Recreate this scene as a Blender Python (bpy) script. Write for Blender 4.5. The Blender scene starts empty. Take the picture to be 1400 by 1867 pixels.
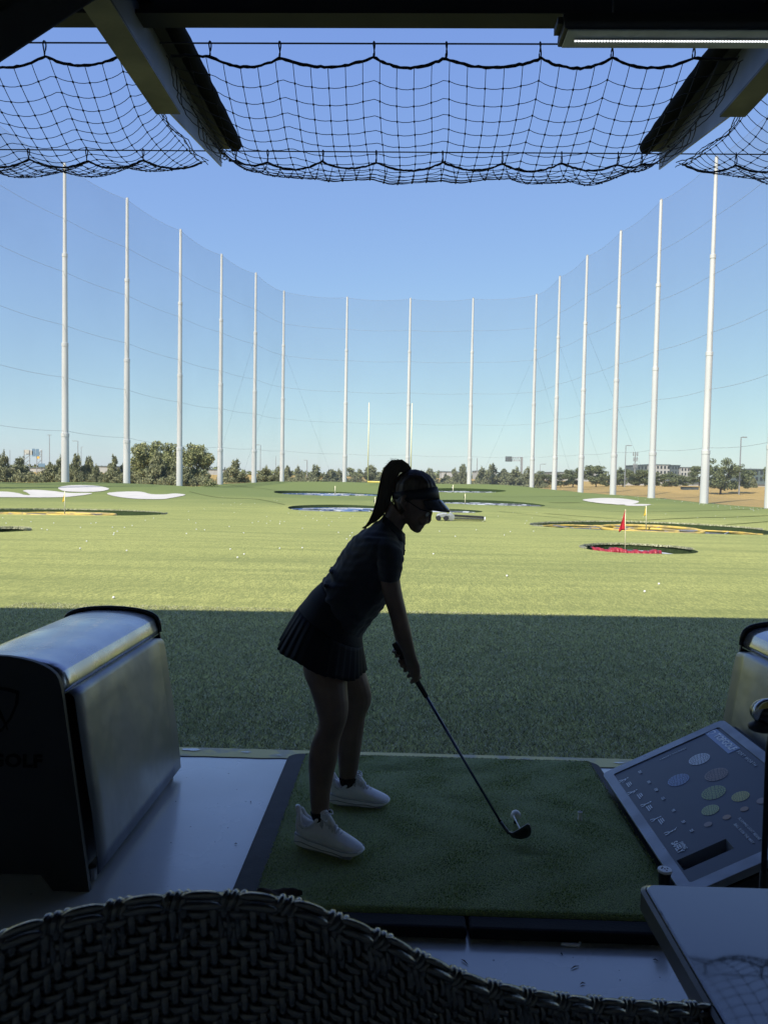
import bpy, bmesh, math, random
import numpy as np
from mathutils import Vector, Matrix
from mathutils.geometry import delaunay_2d_cdt
random.seed(7)
rng = np.random.default_rng(7)
R = math.radians
scene = bpy.context.scene
COL = scene.collection

# ------------------------------------------------------------------ camera
CAMZ = 1.45
YAW, PITCH, ROLL, F = 1.51, 2.67, 1.0, 1400.0
cd = bpy.data.cameras.new('camera')
cam = bpy.data.objects.new('camera', cd)
COL.objects.link(cam)
cam.matrix_world = Matrix.Translation((0, 0, CAMZ)) @ Matrix.Rotation(R(YAW), 4, 'Z') @ Matrix.Rotation(R(90 - PITCH), 4, 'X') @ Matrix.Rotation(R(ROLL), 4, 'Z')
cd.sensor_fit = 'HORIZONTAL'
cd.sensor_width = 36
cd.lens = 36
cd.clip_start = 0.05
cd.clip_end = 6000
cd.dof.use_dof = True
cd.dof.focus_distance = 4.0
cd.dof.aperture_fstop = 15.0
scene.camera = cam

# ------------------------------------------------------------------ light
SUN_EL, SUN_AZ = 50.0, 33.0       # azimuth: degrees left of straight behind the camera
w = bpy.data.worlds.new('World')
scene.world = w
w.use_nodes = True
nt = w.node_tree
bg = nt.nodes['Background']
sky = nt.nodes.new('ShaderNodeTexSky')
sky.sky_type = 'NISHITA'
sky.sun_disc = False
sky.sun_elevation = R(SUN_EL)
sky.sun_rotation = R(180 + SUN_AZ)
sky.altitude = 200
sky.air_density = 1.0
sky.dust_density = 0.35
sky.ozone_density = 4.0
bg.inputs['Strength'].default_value = 0.10
# soft camera-like response of the whole sky: each channel of the sky is compressed by a power
sep = nt.nodes.new('ShaderNodeSeparateColor'); com = nt.nodes.new('ShaderNodeCombineColor')
nt.links.new(sky.outputs[0], sep.inputs[0])
for i_, (pw, k_) in enumerate(((.66, 1.08), (.64, 1.27), (.20, 3.04))):
    p_ = nt.nodes.new('ShaderNodeMath'); p_.operation = 'POWER'; p_.inputs[1].default_value = pw
    q_ = nt.nodes.new('ShaderNodeMath'); q_.operation = 'MULTIPLY'; q_.inputs[1].default_value = k_
    nt.links.new(sep.outputs[i_], p_.inputs[0]); nt.links.new(p_.outputs[0], q_.inputs[0]); nt.links.new(q_.outputs[0], com.inputs[i_])
nt.links.new(com.outputs[0], bg.inputs['Color'])
sd = bpy.data.lights.new('sun', 'SUN')
sd.energy = 3.0
sd.angle = R(0.53)
sd.color = (1.0, 0.94, 0.84)
sun = bpy.data.objects.new('sun', sd)
COL.objects.link(sun)
SDIR = Vector((-math.sin(R(SUN_AZ)) * math.cos(R(SUN_EL)), -math.cos(R(SUN_AZ)) * math.cos(R(SUN_EL)), math.sin(R(SUN_EL))))
sun.rotation_euler = SDIR.to_track_quat('Z', 'Y').to_euler()
scene.view_settings.view_transform = 'Standard'
scene.view_settings.look = 'None'
scene.view_settings.gamma = 1.0
scene.view_settings.exposure = 1.0
scene.view_settings.use_curve_mapping = False
scene.render.engine = 'CYCLES'
scene.cycles.max_bounces = 8
scene.cycles.transparent_max_bounces = 24
scene.cycles.use_denoising = True

# ------------------------------------------------------------------ photo geometry helpers
_M = cam.matrix_world.to_3x3()
def ray(px, py):
    return _M @ Vector(((px - 700) / F, -(py - 933.5) / F, -1.0))
def P(px, py, Y):
    d = ray(px, py)
    t = Y / d.y
    return Vector((d.x * t, Y, CAMZ + d.z * t))
def G(px, py, z=0.0):
    d = ray(px, py)
    t = (z - CAMZ) / d.z
    return Vector((d.x * t, d.y * t, z))

# ------------------------------------------------------------------ object helpers
def tag(o, label=None, cat=None, group=None, kind=None):
    if label: o['label'] = label
    if cat: o['category'] = cat
    if group: o['group'] = group
    if kind: o['kind'] = kind
    return o
def empty(name, loc, label, cat, group=None, rz=0.0):
    o = bpy.data.objects.new(name, None)
    o.empty_display_size = 0.1
    COL.objects.link(o)
    o.location = loc
    o.rotation_euler = (0, 0, rz)
    return tag(o, label, cat, group)
bpy.context.view_layer.update()
def link(name, me, parent=None, keep=True):
    """links a mesh; world-space meshes keep their place under a parent (parents are unrotated or mesh is local when keep=False)"""
    o = bpy.data.objects.new(name, me)
    COL.objects.link(o)
    if parent is not None:
        o.parent = parent
        if keep:
            o.matrix_parent_inverse = world_of(parent).inverted()
    return o
def world_of(o):
    m = Matrix.LocRotScale(o.location, o.rotation_euler, o.scale)
    if o.parent is not None:
        return world_of(o.parent) @ o.matrix_parent_inverse @ m
    return m
class MB:
    def __init__(self): self.v = []; self.f = []; self.n = 0
    def add(self, vs, fs):
        n = self.n
        self.v.extend([tuple(p) for p in vs])
        self.f.extend([tuple(i + n for i in f) for f in fs])
        self.n += len(vs)
    def box(self, c, s, rot=None):
        c = Vector(c)
        vs = []
        for dx in (-.5, .5):
            for dy in (-.5, .5):
                for dz in (-.5, .5):
                    p = Vector((dx * s[0], dy * s[1], dz * s[2]))
                    if rot is not None: p = rot @ p
                    vs.append(c + p)
        self.add(vs, [(0, 1, 3, 2), (4, 6, 7, 5), (0, 4, 5, 1), (2, 3, 7, 6), (0, 2, 6, 4), (1, 5, 7, 3)])
        return self
    def span(self, a, b):
        return self.box([(a[i] + b[i]) / 2 for i in range(3)], [abs(b[i] - a[i]) for i in range(3)])
    def tube(self, pts, rad, n=6, cap=True, close=False):
        pts = [Vector(p) for p in pts]
        m = len(pts)
        rr = rad if hasattr(rad, '__len__') else [rad] * m
        prev = None
        base = []
        for i in range(m):
            if close:
                t = pts[(i + 1) % m] - pts[i - 1]
            else:
                t = pts[min(i + 1, m - 1)] - pts[max(i - 1, 0)]
            if t.length < 1e-9: t = Vector((0, 0, 1))
            t.normalize()
            if prev is None:
                a = Vector((0, 0, 1)) if abs(t.z) < .9 else Vector((1, 0, 0))
                u = t.cross(a).normalized()
            else:
                u = (prev - t * prev.dot(t))
                u = u.normalized() if u.length > 1e-6 else t.orthogonal().normalized()
            prev = u
            vv = t.cross(u)
            base.append([pts[i] + (u * math.cos(2 * math.pi * k / n) + vv * math.sin(2 * math.pi * k / n)) * rr[i] for k in range(n)])
        vs = [p for r in base for p in r]
        fs = []
        for i in range(m if close else m - 1):
            j = (i + 1) % m
            for k in range(n):
                k2 = (k + 1) % n
                fs.append((i * n + k, i * n + k2, j * n + k2, j * n + k))
        if cap and not close:
            fs.append(tuple(range(n))[::-1])
            fs.append(tuple((m - 1) * n + k for k in range(n)))
        self.add(vs, fs)
        return self
    def rings(self, rings, cap=True):
        n = len(rings[0])
        vs = [p for r in rings for p in r]
        fs = []
        for i in range(len(rings) - 1):
            for k in range(n):
                k2 = (k + 1) % n
                fs.append((i * n + k, i * n + k2, (i + 1) * n + k2, (i + 1) * n + k))
        if cap:
            fs.append(tuple(range(n))[::-1])
            fs.append(tuple((len(rings) - 1) * n + k for k in range(n)))
        self.add(vs, fs)
        return self
    def prism(self, poly, off):
        """poly: list of 3D points, extruded by vector off"""
        n = len(poly)
        off = Vector(off)
        vs = [Vector(p) for p in poly] + [Vector(p) + off for p in poly]
        fs = [tuple(range(n)), tuple(range(2 * n - 1, n - 1, -1))]
        for k in range(n):
            k2 = (k + 1) % n
            fs.append((k, n + k, n + k2, k2))
        self.add(vs, fs)
        return self
    def lathe(self, prof, c=(0, 0, 0), n=20, axis='Z'):
        c = Vector(c)
        rings = []
        for r, h in prof:
            ring = []
            for k in range(n):
                a = 2 * math.pi * k / n
                p = Vector((r * math.cos(a), r * math.sin(a), h))
                if axis == 'X': p = Vector((p.z, p.x, p.y))
                if axis == 'Y': p = Vector((p.x, p.z, p.y))
                ring.append(c + p)
            rings.append(ring)
        return self.rings(rings)
    def ball(self, c, r, n=10, m=7, s=(1, 1, 1)):
        c = Vector(c)
        rings = []
        for i in range(m + 1):
            t = math.pi * i / m
            rr = max(math.sin(t), .02)
            rings.append([c + Vector((r * s[0] * rr * math.cos(2 * math.pi * k / n), r * s[1] * rr * math.sin(2 * math.pi * k / n), r * s[2] * math.cos(t))) for k in range(n)])
        return self.rings(rings)
    def mesh(self, name, mat=None, smooth=False, angle=None):
        me = bpy.data.meshes.new(name)
        me.from_pydata(self.v, [], self.f)
        me.update()
        bm = bmesh.new(); bm.from_mesh(me)
        bmesh.ops.recalc_face_normals(bm, faces=bm.faces)
        bm.to_mesh(me); bm.free()
        if mat is not None: me.materials.append(mat)
        if smooth:
            me.shade_smooth()
            if angle: me.set_sharp_from_angle(angle=R(angle))
        return me
    def build(self, name, mat, parent=None, smooth=False, angle=None, bevel=None, label=None, kind=None):
        o = link(name, self.mesh(name, mat, smooth, angle), parent)
        if bevel:
            b = o.modifiers.new('bevel', 'BEVEL'); b.width = bevel; b.segments = 2; b.limit_method = 'ANGLE'; b.angle_limit = R(35)
        if label: o['label'] = label
        if kind: o['kind'] = kind
        return o
def fast_mesh(name, V, Fa, mat=None, smooth=False):
    V = np.asarray(V, dtype=np.float32); Fa = np.asarray(Fa, dtype=np.int32)
    me = bpy.data.meshes.new(name)
    k = Fa.shape[1]
    me.vertices.add(len(V)); me.vertices.foreach_set('co', V.ravel())
    me.loops.add(Fa.size); me.loops.foreach_set('vertex_index', Fa.ravel())
    me.polygons.add(len(Fa)); me.polygons.foreach_set('loop_start', np.arange(0, Fa.size, k, dtype=np.int32))
    me.update(calc_edges=True)
    if mat is not None: me.materials.append(mat)
    if smooth: me.shade_smooth()
    return me
def copy_tree(o, parent=None):
    c = o.copy(); COL.objects.link(c)
    if parent is not None: c.parent = parent
    for ch in o.children: copy_tree(ch, c)
    return c

# ------------------------------------------------------------------ materials
def mat(name, col, rough=.6, metal=0.0, col2=None, scale=6.0, detail=4.0, bump=0.0, bscale=None, stretch=(1, 1, 1), lo=.35, hi=.65, spec=.5, rvar=0.0, coat=0.0, sheen=0.0, emit=None):
    m = bpy.data.materials.new(name)
    m.use_nodes = True
    n = m.node_tree; b = n.nodes['Principled BSDF']
    b.inputs['Base Color'].default_value = (*col, 1)
    b.inputs['Roughness'].default_value = rough
    b.inputs['Metallic'].default_value = metal
    b.inputs['Specular IOR Level'].default_value = spec
    b.inputs['Coat Weight'].default_value = coat
    b.inputs['Sheen Weight'].default_value = sheen
    if emit:
        b.inputs['Emission Color'].default_value = (*emit[0], 1)
        b.inputs['Emission Strength'].default_value = emit[1]
    tc = n.nodes.new('ShaderNodeTexCoord')
    mp = n.nodes.new('ShaderNodeMapping'); mp.inputs['Scale'].default_value = stretch
    n.links.new(tc.outputs['Object'], mp.inputs['Vector'])
    if col2 is not None or rvar:
        tx = n.nodes.new('ShaderNodeTexNoise'); tx.inputs['Scale'].default_value = scale; tx.inputs['Detail'].default_value = detail
        n.links.new(mp.outputs[0], tx.inputs['Vector'])
        mr = n.nodes.new('ShaderNodeMapRange'); mr.inputs[1].default_value = lo; mr.inputs[2].default_value = hi
        n.links.new(tx.outputs[0], mr.inputs[0])
        if col2 is not None:
            mx = n.nodes.new('ShaderNodeMix'); mx.data_type = 'RGBA'
            mx.inputs[6].default_value = (*col, 1); mx.inputs[7].default_value = (*col2, 1)
            n.links.new(mr.outputs[0], mx.inputs[0]); n.links.new(mx.outputs[2], b.inputs['Base Color'])
        if rvar:
            m2 = n.nodes.new('ShaderNodeMapRange'); m2.inputs[3].default_value = max(rough - rvar, .02); m2.inputs[4].default_value = min(rough + rvar, 1)
            m2.inputs[1].default_value = lo; m2.inputs[2].default_value = hi
            n.links.new(tx.outputs[0], m2.inputs[0]); n.links.new(m2.outputs[0], b.inputs['Roughness'])
    if bump:
        t2 = n.nodes.new('ShaderNodeTexNoise'); t2.inputs['Scale'].default_value = bscale or scale * 4; t2.inputs['Detail'].default_value = 3
        n.links.new(mp.outputs[0], t2.inputs['Vector'])
        bp = n.nodes.new('ShaderNodeBump'); bp.inputs['Strength'].default_value = 1.0; bp.inputs['Distance'].default_value = bump
        n.links.new(t2.outputs[0], bp.inputs['Height']); n.links.new(bp.outputs[0], b.inputs['Normal'])
    return m
def island_colour(m, c1, c2, c3=None):
    """per-blade / per-leaf colour variation"""
    n = m.node_tree; b = n.nodes['Principled BSDF']
    g = n.nodes.new('ShaderNodeNewGeometry')
    r = n.nodes.new('ShaderNodeValToRGB')
    r.color_ramp.elements[0].color = (*c1, 1); r.color_ramp.elements[1].color = (*c2, 1)
    if c3: e = r.color_ramp.elements.new(.5); e.color = (*c3, 1)
    n.links.new(g.outputs['Random Per Island'], r.inputs[0])
    for l in list(b.inputs['Base Color'].links): n.links.remove(l)
    n.links.new(r.outputs[0], b.inputs['Base Color'])
    return m

def turf_material(name, a, b_, dark, fine=85.0, fb=.012, streak=True, far=None, sheen=0.0, nap=(1, 1, 1)):
    m = bpy.data.materials.new(name); m.use_nodes = True
    n = m.node_tree; L = n.links; b = n.nodes['Principled BSDF']
    b.inputs['Roughness'].default_value = .85; b.inputs['Specular IOR Level'].default_value = .15
    b.inputs['Sheen Weight'].default_value = sheen
    tc = n.nodes.new('ShaderNodeTexCoord')
    def noise(scale, det, stretch=(1, 1, 1), lo=.3, hi=.7, rough=.6):
        mp = n.nodes.new('ShaderNodeMapping'); mp.inputs['Scale'].default_value = stretch
        L.new(tc.outputs['Object'], mp.inputs[0])
        t = n.nodes.new('ShaderNodeTexNoise'); t.inputs['Scale'].default_value = scale; t.inputs['Detail'].default_value = det; t.inputs['Roughness'].default_value = rough
        L.new(mp.outputs[0], t.inputs['Vector'])
        r = n.nodes.new('ShaderNodeMapRange'); r.inputs[1].default_value = lo; r.inputs[2].default_value = hi
        L.new(t.outputs[0], r.inputs[0])
        return r.outputs[0]
    def mix(f, c1, c2):
        x = n.nodes.new('ShaderNodeMix'); x.data_type = 'RGBA'
        for s, c in ((6, c1), (7, c2)):
            if isinstance(c, tuple): x.inputs[s].default_value = (*c, 1)
            else: L.new(c, x.inputs[s])
        if isinstance(f, float): x.inputs[0].default_value = f
        else: L.new(f, x.inputs[0])
        return x.outputs[2]
    def mul(f, k):
        x = n.nodes.new('ShaderNodeMath'); x.operation = 'MULTIPLY'; L.new(f, x.inputs[0]); x.inputs[1].default_value = k
        return x.outputs[0]
    c = mix(noise(.12, 5, (1, .5, 1)), a, b_)
    if streak:
        c = mix(mul(noise(.6, 5, (.2, 2.0, 1), .42, .72), .62), c, dark)
        c = mix(mul(noise(1.4, 5, (.5, 1.4, 1), .45, .75), .6), c, b_)
    f = noise(fine, 3, nap, lo=.40, hi=.60)
    c = mix(mul(f, .7), c, dark)
    g2 = noise(fine * .27, 3, nap, lo=.42, hi=.62)
    c = mix(mul(g2, .42), c, dark)
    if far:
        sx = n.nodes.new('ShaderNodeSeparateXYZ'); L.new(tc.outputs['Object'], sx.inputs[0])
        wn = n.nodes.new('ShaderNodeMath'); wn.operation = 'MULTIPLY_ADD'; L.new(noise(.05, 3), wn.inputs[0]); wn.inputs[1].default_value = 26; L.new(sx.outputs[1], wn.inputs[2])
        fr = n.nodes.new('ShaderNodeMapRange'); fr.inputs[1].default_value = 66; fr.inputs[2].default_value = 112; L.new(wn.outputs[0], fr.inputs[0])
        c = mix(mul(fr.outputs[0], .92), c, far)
    L.new(c, b.inputs['Base Color'])
    bp = n.nodes.new('ShaderNodeBump'); bp.inputs['Distance'].default_value = fb; bp.inputs['Strength'].default_value = .8
    L.new(f, bp.inputs['Height']); L.new(bp.outputs[0], b.inputs['Normal'])
    return m

M = {}
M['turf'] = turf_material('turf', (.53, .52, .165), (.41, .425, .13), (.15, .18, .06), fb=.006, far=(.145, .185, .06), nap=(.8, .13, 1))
M['mat_turf'] = turf_material('mat_turf', (.34, .42, .12), (.28, .36, .10), (.10, .14, .05), fine=260.0, fb=.002, streak=False, sheen=.35)
M['blade'] = island_colour(mat('blade', (.1, .13, .06), .55, spec=.4, sheen=.35), (.05, .065, .04), (.70, .68, .44), (.29, .30, .155))
M['mat_blade'] = island_colour(mat('mat_blade', (.05, .09, .04), .7, spec=.2), (.09, .13, .045), (.56, .68, .20), (.32, .39, .11))
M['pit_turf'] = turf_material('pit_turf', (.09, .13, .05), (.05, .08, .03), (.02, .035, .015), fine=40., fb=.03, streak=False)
M['dry'] = turf_material('dry_grass', (.62, .40, .13), (.52, .36, .12), (.34, .25, .09), fine=6.0, fb=.05)
M['sand'] = mat('sand', (.56, .53, .47), .9, col2=(.50, .475, .42), scale=.6, bump=.01, bscale=30)
M['pole'] = mat('pole_paint', (.64, .64, .62), .45, col2=(.54, .545, .535), scale=.35, detail=6, stretch=(1, 1, .25))
M['steel'] = mat('galvanised_steel', (.42, .43, .44), .5, .6, col2=(.33, .34, .35), scale=3)
M['cable'] = mat('cable', (.04, .042, .045), .6)
M['far_cable'] = mat('net_cable', (.30, .31, .32), .7)
M['eyestay'] = mat('shoe_overlay', (.45, .47, .52), .7)
M['outsole'] = mat('outsole', (.30, .31, .34), .7)
M['cord'] = mat('net_cord', (.012, .012, .014), .8)
M['rope'] = mat('edge_rope', (.015, .015, .016), .9, bump=.004, bscale=120)
M['beam'] = mat('beam_paint', (.050, .055, .070), .5, .0, col2=(.038, .042, .054), scale=2.5, detail=8, bump=.0006, bscale=40, rvar=.1, spec=.35)
M['beam_web'] = mat('beam_web_lit', (.17, .195, .25), .4, col2=(.13, .15, .195), scale=2.5, detail=8, rvar=.1)  # web copy of the beam paint, lightened for the light it catches
M['dark_steel'] = mat('dark_steel', (.022, .024, .030), .6, col2=(.016, .017, .022), scale=3, spec=.3)
M['ceiling'] = mat('ceiling_black', (.03, .031, .034), .85, col2=(.022, .022, .025), scale=1.5)
M['wall'] = mat('bounce_wall', (.55, .55, .54), .8, col2=(.48, .48, .48), scale=1.2)  # unseen walls made pale to bounce light into the bay
M['vinyl'] = mat('vinyl', (.008, .009, .010), .9, spec=.05, bump=.012, bscale=9, stretch=(1, .3, 1))
M['black'] = mat('black_plastic', (.020, .021, .024), .5, spec=.3, col2=(.024, .025, .028), scale=8, bump=.0004, bscale=300)
M['black_gloss'] = mat('black_trim', (.012, .012, .013), .25)
M['emboss'] = mat('embossed_print', (.003, .003, .003), .6, spec=.1)
M['rubber'] = mat('rubber', (.020, .022, .028), .65, spec=.3, col2=(.034, .036, .044), scale=14, lo=.45, hi=.8, bump=.001, bscale=160)
M['foam'] = mat('foam_edge', (.009, .009, .011), .8, spec=.25, col2=(.015, .015, .018), scale=7, bump=.001, bscale=120)
M['navy'] = mat('navy_fabric', (.012, .014, .024), .8, col2=(.016, .018, .03), scale=14, bump=.0006, bscale=500, sheen=.1)
M['skirt'] = mat('skirt_fabric', (.007, .008, .015), .75, bump=.0004, bscale=500, spec=.3)
M['skin'] = mat('skin', (.19, .125, .095), .5, col2=(.14, .09, .068), scale=9)
M['hair'] = mat('hair', (.035, .022, .013), .42, col2=(.07, .045, .025), scale=22, stretch=(6, 6, 1))
M['shoe'] = mat('white_knit', (.84, .85, .88), .75, col2=(.78, .79, .82), scale=30, bump=.0008, bscale=400)
M['sole'] = mat('white_foam', (.84, .85, .88), .6, col2=(.76, .78, .81), scale=12)
M['sock'] = mat('black_sock', (.01, .01, .012), .9)
M['lace'] = mat('lace', (.7, .72, .76), .7)
M['white'] = mat('white_plastic', (.75, .76, .78), .4)
M['visor'] = mat('visor_fabric', (.012, .013, .02), .6)
M['visor_gloss'] = mat('visor_lit_front', (.45, .48, .55), .18)
M['bright'] = mat('edge_glint', (.75, .77, .8), .3)
M['chrome'] = mat('chrome', (.45, .46, .5), .16, 1.0)
M['iron'] = mat('iron_head', (.10, .10, .11), .3, .9, col2=(.06, .06, .065), scale=20)
M['grip'] = mat('grip_rubber', (.02, .02, .023), .7, bump=.0008, bscale=300)
M['glass_dark'] = mat('lens', (.02, .02, .025), .08)

# ================================================================== TERRAIN
PH = 46.0
POLE_PX = [((118, 298), (119, 879)), ((230, 361), (231, 882)), ((331, 418), (327, 888)), ((402, 463), (401, 883)), ((463, 497), (463, 880)),
           ((517, 530), (514, 878)), ((631, 541), (628, 883)), ((748, 543), (742, 885)), ((861, 543), (855, 888)), ((979, 536), (969, 890)),
           ((1017, 503), (1010, 893)), ((1067, 465), (1058, 898)), ((1129, 420), (1117, 902)), ((1201, 363), (1187, 908)), ((1305, 285), (1283, 918))]
def pole_pos(t, b):
    rt, rb = ray(*t), ray(*b)
    Y = PH / (rt.z / rt.y - rb.z / rb.y)
    return P(b[0], b[1], Y)
poles = [pole_pos(t, b) for t, b in POLE_PX]
poles.insert(0, Vector((-53.0, 95.0, -.2)))
poles.insert(0, Vector((-57.0, 78.0, -.8)))
poles.append(P(1402.5, 927, 88.0))
poles.append(Vector((poles[-1].x + 1.5, 74.0, -1.3)))
ctrl = [(p.x, p.y, p.z) for p in poles]
for x in (-22, -8, 8, 22):
    ctrl += [(x, 4, -.45), (x, 12, -.5), (x * 1.4, 24, -.62)]
for x in (-45, -25, 0, 25, 44): ctrl.append((x, 46, -1.37))
for x in (-36, -12, 12, 34): ctrl.append((x, 70, -1.42))
for x in (-8, 12, 26): ctrl += [(x, 98, -1.4)]
for x in (-6, 14): ctrl += [(x, 130, -1.3)]
for px, py, Y in [(60, 880, 109), (175, 880, 110), (265, 911, 82), (60, 911, 80), (150, 884.5, 104), (85, 904, 88), (400, 886, 150), (930, 885, 150), (520, 878, 166),
                  (1112, 907.5, 117), (1120, 922, 96), (1320, 888, 185), (1200, 888, 195), (1060, 886, 230), (1000, 888, 215), (1390, 893, 180),
                  (60, 880, 200), (300, 886, 210), (600, 884, 240), (850, 887, 240)]:
    ctrl.append(tuple(P(px, py, Y)))
for x in (-260, -120, 0, 120, 260): ctrl.append((x, 420, .65))
for x in (-260, 260): ctrl += [(x, 120, -.6), (x, 0, -.6)]
CT = np.array(ctrl)
def _tps(r2):
    return np.where(r2 > 1e-9, r2 * np.log(np.maximum(r2, 1e-9)) * .5, 0.0)
_S = 100.0
_X = CT[:, :2] / _S
_n = len(_X)
_K = _tps(((_X[:, None] - _X[None]) ** 2).sum(-1)) + np.eye(_n) * 1e-4
_A = np.zeros((_n + 3, _n + 3)); _A[:_n, :_n] = _K; _A[:_n, _n] = 1; _A[:_n, _n + 1:] = _X; _A[_n, :_n] = 1; _A[_n + 1:, :_n] = _X.T
_W = np.linalg.solve(_A, np.concatenate([CT[:, 2], np.zeros(3)]))
def terrain(x, y):
    q = np.stack([np.atleast_1d(x), np.atleast_1d(y)], -1) / _S
    r2 = ((q[:, None] - _X[None]) ** 2).sum(-1)
    z = _tps(r2) @ _W[:_n] + _W[_n] + q @ _W[_n + 1:]
    return np.clip(z, -2.2, .75)
def tz(x, y): return float(terrain(np.array([x]), np.array([y]))[0])
def hit(px, py, y0=4.1, y1=420.0):
    d = ray(px, py)
    Y = np.concatenate([np.arange(y0, 30, .05), np.arange(30, y1, .2)])
    X = d.x / d.y * Y
    Z = CAMZ + d.z / d.y * Y
    below = np.nonzero(Z < terrain(X, Y))[0]
    i = below[0] if len(below) else len(Y) - 1
    return Vector((X[i], Y[i], tz(X[i], Y[i])))

# field outline, a little outside the poles
def outline(off):
    c = Vector((0, 110))
    pts = [Vector((-19.0, 3.967)), Vector((-40, 30)), Vector((-52, 60))]
    pts += [p.xy + (p.xy - c).normalized() * off for p in poles]
    pts += [Vector((46, 60)), Vector((38, 30)), Vector((19.0, 3.967))]
    out = []
    for a, b in zip(pts[:-1], pts[1:]):
        k = max(1, int((b - a).length / 4))
        out += [a.lerp(b, i / k) for i in range(k)]
    out.append(pts[-1])
    return out
FIELD = outline(1.3)
def inside(poly, x, y):
    x = np.asarray(x); y = np.asarray(y)
    c = np.zeros(x.shape, bool)
    n = len(poly); j = n - 1
    for i in range(n):
        xi, yi, xj, yj = poly[i][0], poly[i][1], poly[j][0], poly[j][1]
        if yi != yj:
            c ^= ((yi > y) != (yj > y)) & (x < (xj - xi) * (y - yi) / (yj - yi) + xi)
        j = i
    return c
def edge_dist(poly, x, y):
    x = np.asarray(x, float); y = np.asarray(y, float)
    d = np.full(x.shape, 1e9)
    for i in range(len(poly)):
        ax, ay = poly[i][0], poly[i][1]; bx, by = poly[(i + 1) % len(poly)][0], poly[(i + 1) % len(poly)][1]
        vx, vy = bx - ax, by - ay; l2 = max(vx * vx + vy * vy, 1e-9)
        t = np.clip(((x - ax) * vx + (y - ay) * vy) / l2, 0, 1)
        d = np.minimum(d, np.hypot(x - ax - t * vx, y - ay - t * vy))
    return d
def cdt_sheet(name, border, holes, pts, zf, m, smooth=True):
    co = [Vector((p[0], p[1])) for p in border]
    edges = [(i, (i + 1) % len(border)) for i in range(len(border))]
    for h in holes:
        s = len(co)
        co += [Vector((p[0], p[1])) for p in h]
        edges += [(s + i, s + (i + 1) % len(h)) for i in range(len(h))]
    co += [Vector((float(p[0]), float(p[1]))) for p in pts]
    v, e, f, *_ = delaunay_2d_cdt(co, edges, [], 0, 1e-5)
    V = np.array([(p.x, p.y) for p in v])
    Fa = np.array([t for t in f if len(t) == 3])
    c = V[Fa].mean(1)
    keep = inside(border, c[:, 0], c[:, 1])
    for h in holes: keep &= ~inside(h, c[:, 0], c[:, 1])
    Fa = Fa[keep]
    a, b, cc = V[Fa[:, 0]], V[Fa[:, 1]], V[Fa[:, 2]]
    flip = ((b[:, 0] - a[:, 0]) * (cc[:, 1] - a[:, 1]) - (b[:, 1] - a[:, 1]) * (cc[:, 0] - a[:, 0])) < 0
    Fa[flip] = Fa[flip][:, ::-1]
    me = fast_mesh(name, np.column_stack([V, zf(V[:, 0], V[:, 1])]), Fa, m, smooth)
    return me

# target openings: (left px, right px, centre py, opening height px)
PITS = {
    'red': (1062, 1260, 1003, 17),
    'yellow_right': (985, 1388, 964.5, 19),
    'yellow_left': (-110, 306, 936.5, 12),
    'dark_left': (-70, 46, 967, 10),
    'blue_far': (497, 700, 900.5, 8),
    'blue_mid': (520, 745, 928.5, 12),
    'pale_far': (760, 920, 896, 6),
    'pale_mid': (778, 988, 917.5, 9),
    'small_mid': (755, 878, 932.5, 8),
}
pit = {}
for k, (x0, x1, cy, h) in PITS.items():
    cx = (x0 + x1) / 2
    c = hit(cx, cy)
    near, far = hit(cx, cy + h / 2), hit(cx, cy - h / 2)
    rx = (x1 - x0) / 2 / F * c.y
    ry = min(max((far.y - near.y) / 2, rx * .55), rx * 1.3)
    cyw = near.y + ry
    cxw = c.x / c.y * cyw
    pr = []
    N = 56
    for i in range(N):
        a = 2 * math.pi * i / N
        wob = 1 + .035 * math.sin(3 * a + len(k)) + .02 * math.sin(5 * a)
        pr.append((cxw + rx * wob * math.cos(a), cyw + ry * wob * math.sin(a)))
    pit[k] = dict(c=Vector((cxw, cyw, tz(cxw, cyw))), rx=rx, ry=ry, rim=pr)

# grid of turf points
gp = []
for Y0, Y1, s in ((4.6, 14, 1.0), (14, 60, 1.8), (60, 205, 2.6)):
    ys = np.arange(Y0, Y1, s)
    xs = np.arange(-62, 62, s)
    X, Y = np.meshgrid(xs, ys)
    gp.append(np.column_stack([X.ravel(), Y.ravel()]))
gp = np.concatenate(gp) + rng.normal(0, .12, (sum(len(g) for g in gp), 2))
FP = [(p.x, p.y) for p in FIELD]
k = inside(FP, gp[:, 0], gp[:, 1]) & (edge_dist(FP, gp[:, 0], gp[:, 1]) > .6)
for q in pit.values():
    k &= ~inside(q['rim'], gp[:, 0], gp[:, 1]) & (edge_dist(q['rim'], gp[:, 0], gp[:, 1]) > .35)
gp = gp[k]
def fz(x, y):
    z = terrain(x, y)
    z = z + .03 * np.sin(x * .31 + 1.2 * np.sin(y * .11)) * np.sin(y * .23) * np.clip((y - 14) / 20, 0, 1)
    for q in pit.values():          # turf rolls up slightly to the lip of each opening
        d = edge_dist(q['rim'], x, y)
        z = z + .05 * np.exp(-(d / (.12 * q['rx'] + .2)) ** 2) * np.clip(q['rx'] / 3, .3, 1.6)
    return z
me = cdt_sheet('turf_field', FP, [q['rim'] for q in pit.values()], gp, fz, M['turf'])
tag(link('turf_field', me), kind='structure')

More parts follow.
